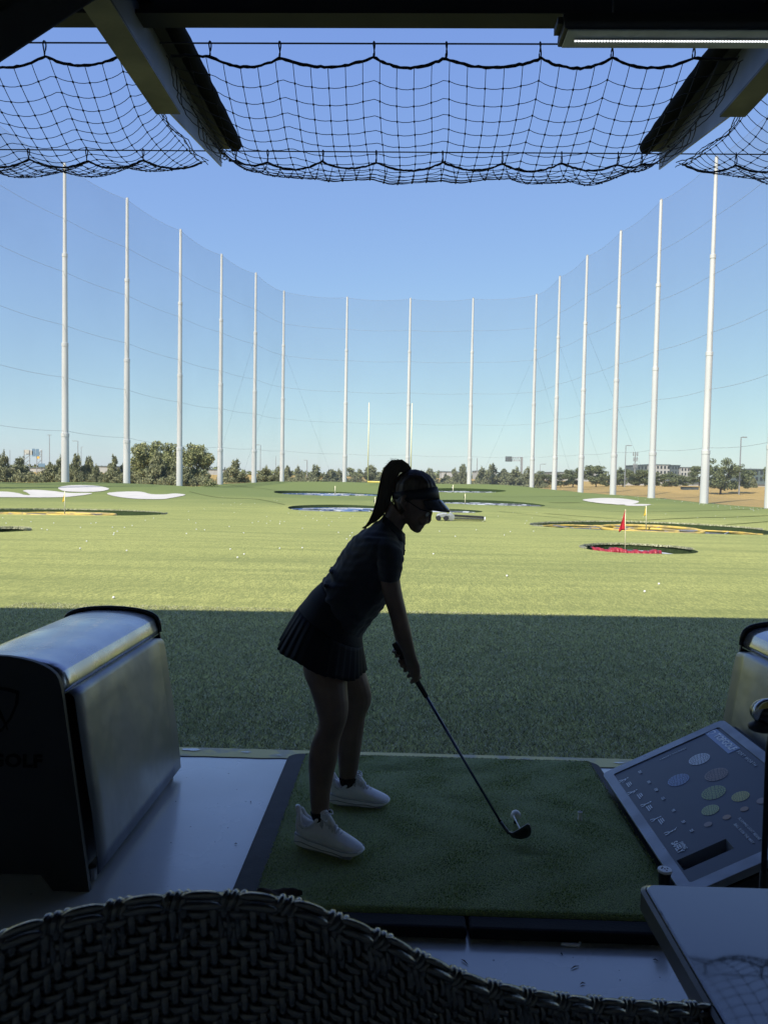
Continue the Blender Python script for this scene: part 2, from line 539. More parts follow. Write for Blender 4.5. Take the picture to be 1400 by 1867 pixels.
# dry ground outside the field, out to the horizon
hole = [(p.x, p.y) for p in outline(.9)][1:-1]
hole = [(-19.5, 3.5)] + [(h[0] * .99, h[1]) for h in hole if h[1] > 6] + [(19.5, 3.5)]
border = [(math.cos(a) * 3200, math.sin(a) * 3200) for a in np.linspace(0, 2 * math.pi, 60, endpoint=False)]
pp = []
for Rr, s in ((150, 9), (420, 22)):
    xs = np.arange(-Rr, Rr + 1, s)
    X, Y = np.meshgrid(xs, xs + (150 if Rr == 150 else 100)); pp.append(np.column_stack([X.ravel(), Y.ravel()]))
for rr in (700, 1200, 2000): pp.append(np.array([(math.cos(a) * rr, math.sin(a) * rr) for a in np.linspace(0, 6.28, 40, endpoint=False)]))
pp = np.concatenate(pp)
pp = pp[(~inside(hole, pp[:, 0], pp[:, 1])) & (edge_dist(hole, pp[:, 0], pp[:, 1]) > 2)]
def gz(x, y):
    z = terrain(x, y) - .12
    r = np.hypot(x, y)
    t = np.clip((r - 420) / 400, 0, 1)
    z = z * (1 - t) + .3 * t
    b = np.clip((14 - y) / 6, 0, 1) * (np.abs(x) < 40)
    return z * (1 - b) + -.75 * b
tag(link('ground', cdt_sheet('ground', border, [hole], pp, gz, M['dry'])), kind='structure')

# ================================================================== TARGETS IN THE TURF
M['pitfloor'] = mat('pit_net', (.05, .055, .06), .8, col2=(.16, .17, .18), scale=3, detail=6, bump=.02)
M['bluenet'] = mat('blue_net', (.14, .18, .26), .7, col2=(.34, .37, .40), scale=1.2, detail=6)
M['greynet'] = mat('grey_net', (.34, .36, .37), .75, col2=(.07, .08, .09), scale=1.6, detail=6)
M['red_vinyl'] = mat('red_vinyl', (.38, .03, .045), .5, col2=(.26, .02, .03), scale=6, bump=.02, bscale=8)
M['yellow'] = mat('yellow_pad', (.62, .44, .09), .6, col2=(.34, .26, .10), lo=.45, hi=.6, scale=1.3, bump=.01, bscale=12)
M['bluepad'] = mat('blue_pad', (.09, .15, .29), .6, col2=(.38, .40, .43), scale=.9, lo=.46, hi=.54)
M['greypad'] = mat('grey_pad', (.40, .43, .47), .6, col2=(.07, .08, .10), scale=.9, lo=.46, hi=.54)
M['stick'] = mat('flag_stick', (.70, .66, .42), .5)
M['flag_red'] = mat('flag_red', (.55, .02, .04), .7)
M['flag_yellow'] = mat('flag_yellow', (.80, .55, .05), .7)
M['flag_dark'] = mat('flag_dark', (.05, .06, .09), .7)
M['flag_white'] = mat('flag_white', (.7, .7, .72), .7)
def ringpts(c, rx, ry, z, n=48, a0=0, a1=2 * math.pi, closed=True, sag=0.0, seed=0):
    r = random.Random(seed)
    return [(c.x + rx * math.cos(a0 + (a1 - a0) * i / n), c.y + ry * math.sin(a0 + (a1 - a0) * i / n), z + (sag * abs(math.sin(i * .8)) if sag else 0) + r.uniform(-.008, .008)) for i in range(n if closed else n + 1)]
def make_pit(key, label, depth, floor_m, ring_m, rings, rad, cat='target'):
    q = pit[key]; c = q['c']
    rim = q['rim']
    t = empty('target_pit', (c.x, c.y, c.z - depth), label, cat)
    fzr = fz(np.array([p[0] for p in rim]), np.array([p[1] for p in rim]))
    top = [Vector((p[0], p[1], z - .001)) for p, z in zip(rim, fzr)]
    cc = Vector((c.x, c.y, 0))
    low = [Vector((c.x + (p.x - c.x) * .97, c.y + (p.y - c.y) * .97, c.z - depth)) for p in top]
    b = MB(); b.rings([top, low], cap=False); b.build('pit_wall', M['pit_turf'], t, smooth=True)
    fl = MB(); fl.add(low + [Vector((c.x, c.y, c.z - depth - .15))], [(i, (i + 1) % len(low), len(low)) for i in range(len(low))])
    fl.build('net_floor', floor_m, t)
    zt = c.z - depth
    for i, (ox, oy, s, hz, rr) in enumerate(rings):
        cen = Vector((c.x + ox * q['rx'], c.y + oy * q['ry'], 0))
        g = MB(); g.tube(ringpts(cen, q['rx'] * s, q['ry'] * s, zt + hz, 40, seed=i), rad * rr, 6, close=True)
        g.build('target_ring', ring_m, t, smooth=True)
        if s > .25:
            for a in range(0, 6):
                aa = a * math.pi / 3 + i
                d = MB(); d.tube([(cen.x + q['rx'] * s * .35 * math.cos(aa), cen.y + q['ry'] * s * .35 * math.sin(aa), zt + hz - .02), (cen.x + q['rx'] * s * math.cos(aa), cen.y + q['ry'] * s * math.sin(aa), zt + hz)], rad * .45, 5)
                d.build('divider', M['steel'], t)
    return t
def blades_on_rim(key, parent, n=2600, h=.06):
    """short fringe of turf hanging round the opening"""
    q = pit[key]; c = q['c']; rim = np.array(q['rim']); m_ = len(rim)
    u = rng.random(n) * m_ * .54 - m_ * .02; a = u.astype(int) % m_; f = (u - np.floor(u))[:, None]
    p = rim[a] * (1 - f) + rim[(a + 1) % m_] * f
    d = np.array([c.x, c.y]) - p; d /= np.linalg.norm(d, axis=1)[:, None]
    p = p - d * rng.uniform(-.05, .05, n)[:, None]
    z = fz(p[:, 0], p[:, 1]) - .01
    s_ = np.column_stack([-d[:, 1], d[:, 0]]) * .02
    tip = p + rng.uniform(-.03, .05, (n, 2)); hh = h * rng.uniform(.4, 1.3, n)
    V = np.stack([np.column_stack([p - s_, z]), np.column_stack([p + s_, z]), np.column_stack([tip, z + hh])], 1).reshape(-1, 3)
    tag(link('turf_fringe', fast_mesh('turf_fringe', V, np.arange(n * 3).reshape(-1, 3), M['blade']), parent), kind='stuff')

t = make_pit('red', 'nearest target opening in the turf, lined with sagging red sheeting', .30, M['pitfloor'], M['greypad'], [(0, .0, .8, .12, .7), (0, 0, .3, .1, .6)], .045)
blades_on_rim('red', t)
q = pit['red']; c = q['c']
b = MB(); hgt = c.z - .30
N = 70; rr1 = []; rr2 = []; rr3 = []
rimz = c.z + .01
for i in range(N + 1):
    u = i / N
    x = c.x + q['rx'] * (-.80 + 1.26 * u); y = c.y + q['ry'] * (.05 - .40 * math.sin(math.pi * u) ** .7) + .04 * math.sin(i * .9)
    zz = rimz + .0 - .04 * u + .03 * math.sin(i * .45) * math.sin(i * .13) + .02 * math.sin(i * 1.7) + (.06 * math.exp(-((u - .3) / .08) ** 2))
    rr1.append(Vector((x, y + .35, zz - .02))); rr2.append(Vector((x, y, zz))); rr3.append(Vector((x, y - .06, zz - .16 - .02 * math.sin(i))))
rr1 += rr2; rr2 = rr3
b.add(rr1 + rr2, [(k * (N + 1) + i, k * (N + 1) + i + 1, (k + 1) * (N + 1) + i + 1, (k + 1) * (N + 1) + i) for k in range(2) for i in range(N)])
o = b.build('red_skirt', M['red_vinyl'], t, smooth=True); s_ = o.modifiers.new('s', 'SOLIDIFY'); s_.thickness = .02
R1 = [(-.55, .1, .42, .30, .8), (.0, .0, .42, .40, 1.5), (.58, -.1, .38, .24, .8), (.0, 0, .96, .12, .5), (-.02, -.1, .20, .38, 1.3), (-.55, .1, .20, .28, .5)]
t = make_pit('yellow_right', 'wide target with yellow padded rings behind the red one', .42, M['pitfloor'], M['yellow'], R1, .07)
blades_on_rim('yellow_right', t, 3500, .1)
t = make_pit('yellow_left', 'wide target with yellow padded rings at the left of the field', .45, M['pitfloor'], M['yellow'], [(-.35, .1, .4, .32, 1.0), (.12, .1, .40, .38, 1.4), (.62, 0, .30, .28, .8), (0, 0, .95, .1, .5), (.12, .1, .2, .38, 1.2), (-.35, -.1, .22, .32, 1.)], .075)
blades_on_rim('yellow_left', t, 3000, .1)
t = make_pit('dark_left', 'dark grass-edged opening at the far left of the turf', .6, M['pitfloor'], M['greypad'], [(0, 0, .85, .05, .5)], .05)
blades_on_rim('dark_left', t, 3500, .09)
RB = [(0, 0, .95, .30, 1), (-.3, .1, .5, .3, 1), (.3, .1, .5, .34, 1.2), (0, -.3, .4, .36, 1.2), (0, .1, .25, .38, 1)]
make_pit('blue_far', 'far target with blue rings left of the golfer', .5, M['greynet'], M['bluepad'], RB, .07)
make_pit('blue_mid', 'target with blue rings just behind the golfer\'s ponytail', .5, M['greynet'], M['bluepad'], RB, .06)
make_pit('pale_far', 'farthest pale target right of the golfer\'s head', .5, M['greynet'], M['greypad'], RB, .07)
make_pit('pale_mid', 'long grey target under the small dark flag', .5, M['pitfloor'], M['greypad'], RB, .06)
make_pit('small_mid', 'grey target just behind the robot ball picker', .5, M['bluenet'], M['greypad'], RB[:3], .1)

def flag(px, top, base, col, label, wpx, hpx, Y=None, side=-1):
    q = hit(px, base) if Y is None else P(px, base, Y)
    Y = q.y; s = Y / F
    tp = P(px - (base - top) * .012 * 0, top, Y)
    t = empty('flag', tuple(q), label, 'flag')
    b = MB(); b.tube([(q.x, Y, q.z - .3), (tp.x, Y, tp.z)], max(.012, s * .8), 8); b.build('flag_stick', M['stick'], t, smooth=True)
    n = 9; m_ = 12; V = []; Fa = []
    for i in range(n + 1):
        for j in range(m_ + 1):
            u = i / n; v = j / m_
            wd = wpx * s * (.12 + .88 * min(1, v * 1.15)) * (1 - .15 * v * v)
            x = tp.x + side * u * wd
            z = tp.z - v * hpx * s * (1 - .12 * u) - u * u * hpx * s * .22
            y = Y + math.sin(u * 9 + v * 4) * .12 * wpx * s
            V.append((x, y, z))
    for i in range(n):
        for j in range(m_):
            a = i * (m_ + 1) + j; Fa.append((a, a + 1, a + m_ + 2, a + m_ + 1))
    b = MB(); b.add(V, Fa); o = b.build('flag_cloth', M[col], t, smooth=True)
    so = o.modifiers.new('s', 'SOLIDIFY'); so.thickness = .004
    return t
flag(1140, 929, 1006, 'flag_red', 'limp red flag on a pale stick in the nearest target', 12, 38, Y=pit['red']['c'].y)
flag(1178, 922, 957, 'flag_yellow', 'yellow flag in the yellow-ringed target behind the red flag', 4.5, 18, Y=pit['yellow_right']['c'].y)
flag(118, 896, 932, 'flag_yellow', 'yellow flag in front of the white bunkers on the left', 5, 19, Y=pit['yellow_left']['c'].y)
flag(611, 886, 898, 'flag_dark', 'tiny flag in the far blue target on the left', 2.5, 6, Y=pit['blue_far']['c'].y)
flag(684, 906, 924, 'flag_dark', 'small flag just left of the ponytail', 3, 9, Y=pit['blue_mid']['c'].y)
flag(826, 884, 895, 'flag_white', 'tiny white flag right of the golfer\'s head', 2.5, 6, Y=pit['pale_far']['c'].y)
flag(848, 900, 916, 'flag_dark', 'small dark flag right of the visor', 2.5, 8, Y=pit['pale_mid']['c'].y)

# bunkers: thin sand sheets laid over the slopes
def bunker(pts, label):
    cxp = sum(p[0] for p in pts) / len(pts)
    poly = []
    n = len(pts)
    for i in range(n):                         # Catmull-Rom through the outline
        p0, p1, p2, p3 = [Vector(pts[(i + k) % n]) for k in (-1, 0, 1, 2)]
        for s in range(5):
            u = s / 5
            q = .5 * ((2 * p1) + (p2 - p0) * u + (2 * p0 - 5 * p1 + 4 * p2 - p3) * u * u + (3 * p1 - p0 - 3 * p2 + p3) * u ** 3)
            h = hit(q.x, q.y)
            poly.append((h.x, h.y))
    xs = [p[0] for p in poly]; ys = [p[1] for p in poly]
    X, Y = np.meshgrid(np.arange(min(xs), max(xs), .8), np.arange(min(ys), max(ys), .8))
    g = np.column_stack([X.ravel(), Y.ravel()])
    k = inside(poly, g[:, 0], g[:, 1]) & (edge_dist(poly, g[:, 0], g[:, 1]) > .3)
    me = cdt_sheet('sand_bunker', poly, [], g[k], lambda x, y: fz(x, y) + .05, M['sand'])
    tag(link('sand_bunker', me), label, 'bunker', 'white bunkers')
bunker([(106, 890), (125, 886), (150, 885.5), (178, 887), (199, 892), (182, 896.5), (150, 897.5), (118, 896)], 'upper white bunker on the crest of the left mound')
bunker([(-60, 897), (0, 896.5), (30, 899), (44, 902.5), (55, 903), (48, 898), (42, 895), (60, 893.5), (95, 895.5), (125, 899), (168, 900), (140, 905), (105, 907.5), (40, 907.5), (-60, 906)], 'long white bunker running off the left edge behind the yellow flag')
bunker([(195, 900.5), (215, 897.5), (255, 896.8), (275, 901.5), (300, 902), (320, 900.3), (338, 903), (310, 908.5), (290, 910.8), (240, 909.5), (210, 906)], 'kidney-shaped white bunker on the right slope of the left mound')
bunker([(1062, 912), (1085, 909), (1125, 909), (1150, 911.5), (1165, 915), (1152, 920), (1138, 921), (1105, 919), (1078, 916)], 'larger white bunker on the right mound')
bunker([(1138, 921.5), (1152, 919.8), (1170, 919.5), (1187, 920.5), (1172, 923), (1150, 923)], 'small white bunker tucked below the larger right one')

# cable shadows on the turf, painted as thin darker strips
M['shadow_or_seam'] = turf_material('shadow_turf', (.15, .16, .05), (.12, .14, .045), (.06, .08, .03), streak=False)
def shadow_or_seam(pts, w_):
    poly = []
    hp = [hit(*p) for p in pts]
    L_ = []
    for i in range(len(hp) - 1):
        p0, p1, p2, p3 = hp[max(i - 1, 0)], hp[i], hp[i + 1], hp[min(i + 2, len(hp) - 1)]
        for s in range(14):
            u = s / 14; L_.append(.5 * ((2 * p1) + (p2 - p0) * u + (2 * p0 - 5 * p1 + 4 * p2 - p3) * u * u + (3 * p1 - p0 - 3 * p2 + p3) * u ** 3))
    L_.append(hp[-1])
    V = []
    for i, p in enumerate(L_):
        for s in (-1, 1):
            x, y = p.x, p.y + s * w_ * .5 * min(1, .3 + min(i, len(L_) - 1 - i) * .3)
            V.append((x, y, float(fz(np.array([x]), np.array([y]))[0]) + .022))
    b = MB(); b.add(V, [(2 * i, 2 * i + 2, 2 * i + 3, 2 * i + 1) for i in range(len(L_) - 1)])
    tag(b.build('turf_shadow', M['shadow_or_seam']), kind='structure')
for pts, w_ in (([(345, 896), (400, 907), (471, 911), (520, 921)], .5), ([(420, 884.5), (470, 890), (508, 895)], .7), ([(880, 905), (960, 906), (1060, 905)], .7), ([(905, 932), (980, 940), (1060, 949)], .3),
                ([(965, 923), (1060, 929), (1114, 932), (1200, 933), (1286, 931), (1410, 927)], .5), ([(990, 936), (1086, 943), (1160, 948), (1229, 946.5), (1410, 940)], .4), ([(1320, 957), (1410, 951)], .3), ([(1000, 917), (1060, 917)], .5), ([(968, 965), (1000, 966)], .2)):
    shadow_or_seam(pts, w_)

# ================================================================== POLES AND PERIMETER NET
def make_pole(p, lab):
    t = empty('net_pole', (p.x, p.y, p.z - .3), lab, 'pole', 'tall white net poles round the field')
    for z0, z1, r0, r1 in ((-.5, .154, .56, .53), (.154, .44, .47, .44), (.44, .72, .38, .34), (.72, .998, .27, .22)):
        b = MB()
        b.lathe([(r0, max(z0 * PH, -.5)), (r1, z1 * PH)], (p.x, p.y, p.z), 20)
        b.build('pole_section', M['pole'], t, smooth=True, angle=40)
    for z, r in ((.154, .57), (.44, .48), (.72, .39)):
        b = MB(); b.lathe([(r - .1, z * PH - .45), (r, z * PH - .42), (r, z * PH + .08), (r - .09, z * PH + .12)], (p.x, p.y, p.z), 20)
        b.build('collar', M['pole'], t, smooth=True, angle=40)
    b = MB(); b.box((p.x, p.y, p.z + PH), (.3, .3, .18)); b.build('pole_cap', M['steel'], t)
LABS = ['tall white pole outside the left edge, nearest the bays', 'tall white pole just past the left edge of the view',
        'leftmost tall white pole in view, rising from the left mound', 'second tall white pole from the left', 'third tall white pole from the left, beside the leafy trees',
        'fourth tall white pole from the left', 'fifth tall white pole from the left', 'pole at the left corner where the back net begins',
        'back net pole left of the golfer\'s ponytail', 'back net pole directly above the golfer\'s head', 'back net pole right of the golfer', 'pole at the right corner where the back net ends',
        'sixth tall white pole from the right edge', 'fifth tall white pole from the right edge', 'fourth tall white pole from the right edge, behind the right bunker',
        'third tall white pole from the right edge', 'thick white pole standing on the dry grass at right', 'pole cut by the right edge of the picture', 'white pole beyond the right edge of the view']
for p, l in zip(poles, LABS): make_pole(p, l)

def net_mat(name, fac, col):
    m = bpy.data.materials.new(name); m.use_nodes = True
    n = m.node_tree; L = n.links
    for x in list(n.nodes): n.nodes.remove(x)
    o = n.nodes.new('ShaderNodeOutputMaterial'); mx = n.nodes.new('ShaderNodeMixShader')
    tr = n.nodes.new('ShaderNodeBsdfTransparent'); df = n.nodes.new('ShaderNodeBsdfDiffuse'); df.inputs[0].default_value = (*col, 1)
    tc = n.nodes.new('ShaderNodeTexCoord'); nz = n.nodes.new('ShaderNodeTexNoise'); nz.inputs['Scale'].default_value = .07; nz.inputs['Detail'].default_value = 3
    L.new(tc.outputs['Object'], nz.inputs['Vector'])
    r = n.nodes.new('ShaderNodeMapRange'); r.inputs[1].default_value = .3; r.inputs[2].default_value = .7; r.inputs[3].default_value = fac * .8; r.inputs[4].default_value = fac * 1.2
    L.new(nz.outputs[0], r.inputs[0]); L.new(r.outputs[0], mx.inputs[0])
    L.new(tr.outputs[0], mx.inputs[1]); L.new(df.outputs[0], mx.inputs[2]); L.new(mx.outputs[0], o.inputs['Surface'])
    return m
M['netting'] = net_mat('fine_netting', .14, (.17, .20, .26))
net = empty('perimeter_net', tuple(poles[9]), 'fine grey netting strung between the tall white poles around the field', 'net')
for a, b_ in zip(poles[:-1], poles[1:]):
    nu, nv = 10, 6; V = []
    L_ = (b_ - a).length
    for i in range(nu + 1):
        u = i / nu; x = a.x + (b_.x - a.x) * u; y = a.y + (b_.y - a.y) * u
        zb = max(a.z + (b_.z - a.z) * u, tz(x, y)) + .05
        zt_ = a.z + (b_.z - a.z) * u + PH - .25 - L_ * .035 * 4 * u * (1 - u)
        for j in range(nv + 1): V.append((x, y, zb + (zt_ - zb) * j / nv))
    m_ = MB(); m_.add(V, [(i * (nv + 1) + j, (i + 1) * (nv + 1) + j, (i + 1) * (nv + 1) + j + 1, i * (nv + 1) + j + 1) for i in range(nu) for j in range(nv)])
    m_.build('net_panel', M['netting'], net)
    for k_, fr in enumerate((1.0, .833, .667, .5, .335, .165)):
        c_ = MB(); pts = []
        for i in range(nu * 2 + 1):
            u = i / (nu * 2)
            z = a.z + (b_.z - a.z) * u + (PH - .2) * fr - L_ * (.035 if fr == 1 else .017) * 4 * u * (1 - u)
            pts.append((a.x + (b_.x - a.x) * u, a.y + (b_.y - a.y) * u - .04, z))
        c_.tube(pts, .020, 4); c_.build('net_cable', M['far_cable'], net)
# guy wires
for i, (p0, dx, dy) in enumerate(((poles[7], -9, 12), (poles[7], 7, 12), (poles[6], -8, 8), (poles[11], 9, 12), (poles[11], -7, 12), (poles[12], 9, 6), (poles[13], 10, 4))):
    b = MB(); e = Vector((p0.x + dx * 1.6, p0.y + dy * 1.6, 0)); e.z = tz(e.x, e.y)
    b.tube([(p0.x, p0.y, p0.z + PH * .7), tuple(e)], .014, 4)
    tag(b.build('guy_wire', M['cable']), ['thin guy wire behind the left corner pole, left leg', 'thin guy wire behind the left corner pole, right leg', 'guy wire of the fifth left pole', 'thin guy wire behind the right corner pole, right leg', 'thin guy wire behind the right corner pole, left leg', 'guy wire of the sixth pole from the right edge', 'guy wire of the fifth pole from the right edge'][i], 'guy wire', 'guy wires')

# ================================================================== FAR GROUND: TREES
def leaf_cloud(blobs, n, size, seed, up=0.0, mat_=None):
    r = np.random.default_rng(seed)
    wts = np.array([b[3] * b[4] * b[5] for b in blobs]); wts = wts / wts.sum()
    idx = r.choice(len(blobs), n, p=wts)
    B = np.array(blobs)[idx]
    d = r.normal(size=(n, 3)); d /= np.linalg.norm(d, axis=1)[:, None]
    rad = r.random(n) ** (1 / 2.2)
    c = B[:, :3] + d * rad[:, None] * B[:, 3:6]
    u = r.normal(size=(n, 3)); u[:, 2] += up * 2; u /= np.linalg.norm(u, axis=1)[:, None]
    v = np.cross(u, r.normal(size=(n, 3))); v /= np.linalg.norm(v, axis=1)[:, None]
    s = size * r.uniform(.5, 1.3, n)[:, None]
    V = np.stack([c - u * s * (1 + up), c + v * s * .5, c + u * s * (1 + up), c - v * s * .5], 1).reshape(-1, 3)
    return fast_mesh('crown', V, np.arange(n * 4).reshape(-1, 4), mat_)
M['cedar'] = island_colour(mat('cedar_leaf', (.1, .12, .06), .8, spec=.2), (.12, .135, .075), (.36, .36, .20), (.235, .25, .13))
M['oak'] = island_colour(mat('oak_leaf', (.1, .12, .06), .8, spec=.2), (.08, .10, .05), (.25, .27, .13), (.155, .18, .08))
M['poplar'] = island_colour(mat('poplar_leaf', (.12, .14, .06), .8, spec=.2), (.12, .14, .06), (.44, .43, .20), (.26, .28, .12))
M['bark'] = mat('bark', (.12, .09, .07), .9, col2=(.07, .055, .045), scale=4, bump=.02)
def cedar(seed):
    r = random.Random(seed); bl = []
    for i in range(34):
        h = r.uniform(.0, .95) ** 1.15
        wd = .5 * (1 - h) ** .75 * r.uniform(.6, 1.1)
        a = r.uniform(0, 6.28)
        bl.append((wd * .7 * math.cos(a), wd * .7 * math.sin(a), h, .17 * (1.15 - h), .17 * (1.15 - h), .12))
    for i in range(12):
        h = r.uniform(.1, .8); a = r.uniform(0, 6.28); wd = .44 * (1 - h) ** .8
        bl.append((wd * math.cos(a), wd * math.sin(a), h + .03, .06, .06, .09))
    for i in range(9):
        h = i / 9; bl.append((0, 0, h, .16 * (1 - h) + .03, .16 * (1 - h) + .03, .09))
    return leaf_cloud(bl, 8000, .030, seed, .7, M['cedar'])
def broad(seed, m, hi=.16, n=6500):
    r = random.Random(seed); bl = []
    for i in range(22):
        a = r.uniform(0, 6.28); z = r.uniform(hi + .02, .9); wd = .42 * math.sqrt(max(0.05, 1 - ((z - .58) / .45) ** 2)) * r.uniform(.3, 1)
        s = r.uniform(.11, .19)
        bl.append((wd * math.cos(a), wd * math.sin(a), z, s, s, s * .75))
    for i in range(9):
        a = r.uniform(0, 6.28); z = r.uniform(.5, .98); wd = .46 * math.sqrt(max(.03, 1 - ((z - .58) / .45) ** 2))
        bl.append((wd * .85 * math.cos(a), wd * .85 * math.sin(a), z * .95, .09, .09, .08))
    return leaf_cloud(bl, n, .026, seed, .1, m)
CED = [cedar(s) for s in range(6)]
OAK = [broad(20 + s, M['oak']) for s in range(4)]
POP = [broad(40 + s, M['poplar'], .05, 8000) for s in range(3)]
def trunk_mesh(hi, seed):
    r = random.Random(seed); b = MB()
    b.tube([(0, 0, -.05), (.01, 0, hi * .6), (.0, .01, hi + .25)], [.035, .026, .012], 7)
    for i in range(5):
        a = r.uniform(0, 6.28); z = hi * r.uniform(.7, 1.3)
        b.tube([(0, 0, z), (.12 * math.cos(a), .12 * math.sin(a), z + .14), (.26 * math.cos(a), .26 * math.sin(a), z + .27)], [.016, .011, .005], 5)
    return b.mesh('trunk', M['bark'], True)
TR = {'c': trunk_mesh(.08, 1), 'o': trunk_mesh(.26, 2), 'p': trunk_mesh(.16, 3)}
KIND = {'c': (CED, 'cedar_tree', 'ragged dark cedar', 'cedars behind the net'), 'o': (OAK, 'oak_tree', 'rounded dark oak', 'oaks along the road at right'), 'p': (POP, 'poplar_tree', 'tall pale leafy tree', 'leafy trees behind the left poles')}
TREES = [  # px, top, base, width, kind, Y, where
 (-14, 828, 892, 60, 'c', 150, 'cut by the left edge'), (6, 820, 890, 34, 'c', 150, 'at the far left edge'), (38, 834, 890, 62, 'c', 152, 'left of the leftmost white pole'), (92, 842, 892, 48, 'c', 150, 'between the highway sign and the leftmost pole'),
 (112, 832, 890, 42, 'c', 156, 'directly behind the leftmost pole'), (140, 829, 890, 48, 'c', 150, 'right of the leftmost pole'), (162, 831, 890, 34, 'c', 152, 'under the lamp posts at left'), (176, 846, 891, 36, 'c', 150, 'low beside the gap left of the second pole'), (207, 830, 891, 48, 'c', 150, 'left of the second pole'),
 (228, 842, 892, 38, 'c', 152, 'behind the second pole'), (262, 806, 894, 58, 'p', 162, 'right of the second pole'), (300, 803, 894, 64, 'p', 162, 'in the middle of the leafy group'), (288, 822, 894, 52, 'c', 152, 'standing before the leafy group'), (358, 808, 894, 66, 'p', 162, 'right of the third pole'),
 (316, 838, 894, 40, 'c', 152, 'left of the third pole'), (340, 850, 893, 40, 'c', 150, 'low behind the third pole'), (380, 862, 893, 30, 'c', 152, 'low between the third and fourth poles'),
 (430, 838, 890, 50, 'c', 200, 'between the fourth and fifth poles'), (412, 856, 890, 26, 'c', 205, 'beside the fourth pole'), (484, 848, 889, 38, 'c', 202, 'right of the fifth pole'), (508, 850, 889, 30, 'c', 204, 'left of the corner pole'), (524, 848, 889, 32, 'c', 204, 'right of the corner pole'), (543, 850, 889, 34, 'c', 206, 'second to the right of the corner pole'),
 (575, 848, 890, 46, 'c', 202, 'left of the middle of the back net'), (603, 855, 890, 40, 'c', 205, 'beside the back pole left of the ponytail'), (618, 854, 890, 30, 'c', 208, 'behind the back pole left of the ponytail'), (643, 852, 890, 36, 'p', 206, 'left of the yellow goalpost'), (676, 847, 891, 56, 'c', 206, 'behind the left upright of the goalpost'), (702, 852, 891, 40, 'c', 206, 'behind the ponytail'), (725, 858, 891, 40, 'c', 208, 'hidden by the head'),
 (783, 853, 893, 34, 'c', 212, 'right behind the visor'), (812, 862, 893, 30, 'c', 206, 'low right of the visor'), (828, 854, 893, 36, 'c', 206, 'left of the back pole right of the golfer'), (843, 845, 893, 30, 'c', 208, 'behind the back pole right of the golfer'), (878, 852, 893, 36, 'c', 206, 'under the thin grey mast'), (897, 846, 893, 48, 'c', 202, 'dense and in the middle of the right group'), (918, 854, 893, 44, 'c', 204, 'beside the overhead road sign'), (940, 850, 894, 46, 'c', 202, 'in front of the overhead road sign'), (962, 852, 894, 34, 'c', 204, 'left of the right corner pole'), (977, 862, 895, 30, 'c', 206, 'behind the right corner pole'),
 (992, 858, 889, 34, 'o', 215, 'right of the right corner pole'), (1022, 860, 889, 44, 'o', 215, 'left of the sixth pole from the right'), (1044, 851, 888, 34, 'o', 220, 'behind the sixth pole from the right'), (1086, 848, 889, 44, 'o', 215, 'between the fifth and sixth right poles'), (1104, 862, 889, 26, 'o', 225, 'left of the fifth right pole'), (1135, 851, 889, 34, 'o', 215, 'under the first parking lamp'), (1158, 862, 888, 30, 'o', 250, 'under the cell tower'), (1175, 856, 890, 36, 'o', 215, 'left of the third right pole'), (1196, 860, 888, 28, 'o', 240, 'behind the third right pole'), (1224, 860, 891, 38, 'o', 205, 'before the apartment block'), (1250, 868, 888, 30, 'o', 250, 'low by the apartment block'), (1274, 849, 889, 36, 'o', 220, 'left of the thick right pole'), (1313, 834, 897, 50, 'o', 160, 'largest, just right of the thick right pole'), (1347, 846, 895, 46, 'o', 165, 'beside the parking lamp at right'), (1373, 870, 892, 16, 'c', 200, 'small one before the green-grey block'), (1401, 850, 896, 20, 'o', 170, 'cut by the right edge'), (1430, 845, 896, 50, 'o', 170, 'past the right edge')]
for i, (px, top, base, wd, k_, Y, wh) in enumerate(TREES):
    arr, nm, desc, grp = KIND[k_]
    pb = P(px, base, Y); pt = P(px, top, Y)
    z0 = pb.z if pb.z < tz(pb.x, Y) else tz(pb.x, Y)
    H = pt.z - z0; W = wd * Y / F * 1.22
    t = empty(nm, (pb.x, Y, z0), f'{desc} {wh}' if not wh.startswith(('low', 'dense', 'small', 'largest', 'tall')) else f'{desc}, {wh}', 'tree', grp, rz=0)
    for part, me in (('crown', arr[i % len(arr)]), ('trunk', TR[k_])):
        o = bpy.data.objects.new(part, me); COL.objects.link(o); o.parent = t
        o.scale = (W, W, H) if part == 'crown' else (H * .9, H * .9, H)
        o.rotation_euler = (0, 0, i * 1.7 if part == 'crown' else 0)
# distant tree mass on the horizon
Vd = []; r_ = np.random.default_rng(5)
bl = []
for i in range(220):
    a = R(random.uniform(-52, 52)); rr_ = random.uniform(700, 1000)
    bl.append((math.sin(a) * rr_, math.cos(a) * rr_, random.uniform(1, 4), random.uniform(14, 32), random.uniform(6, 12), random.uniform(2.5, 5.5)))
tag(link('distant_woodland', leaf_cloud(bl, 26000, 1.7, 9, 0, M['oak'])), kind='stuff')
# low scrub between the cedars and the net
bl = []
for px in list(range(-20, 1000, 5)):
    Y = 150 if px < 390 else 203
    q = P(px + random.uniform(-4, 4), 886, Y + random.uniform(-3, 6))
    bl.append((q.x, q.y, tz(q.x, q.y) + random.uniform(.2, .9), random.uniform(.6, 1.8), 1.0, random.uniform(.7, 2.0)))
tag(link('scrub', leaf_cloud(bl, 45000, .16, 10, .6, M['cedar'])), kind='stuff')

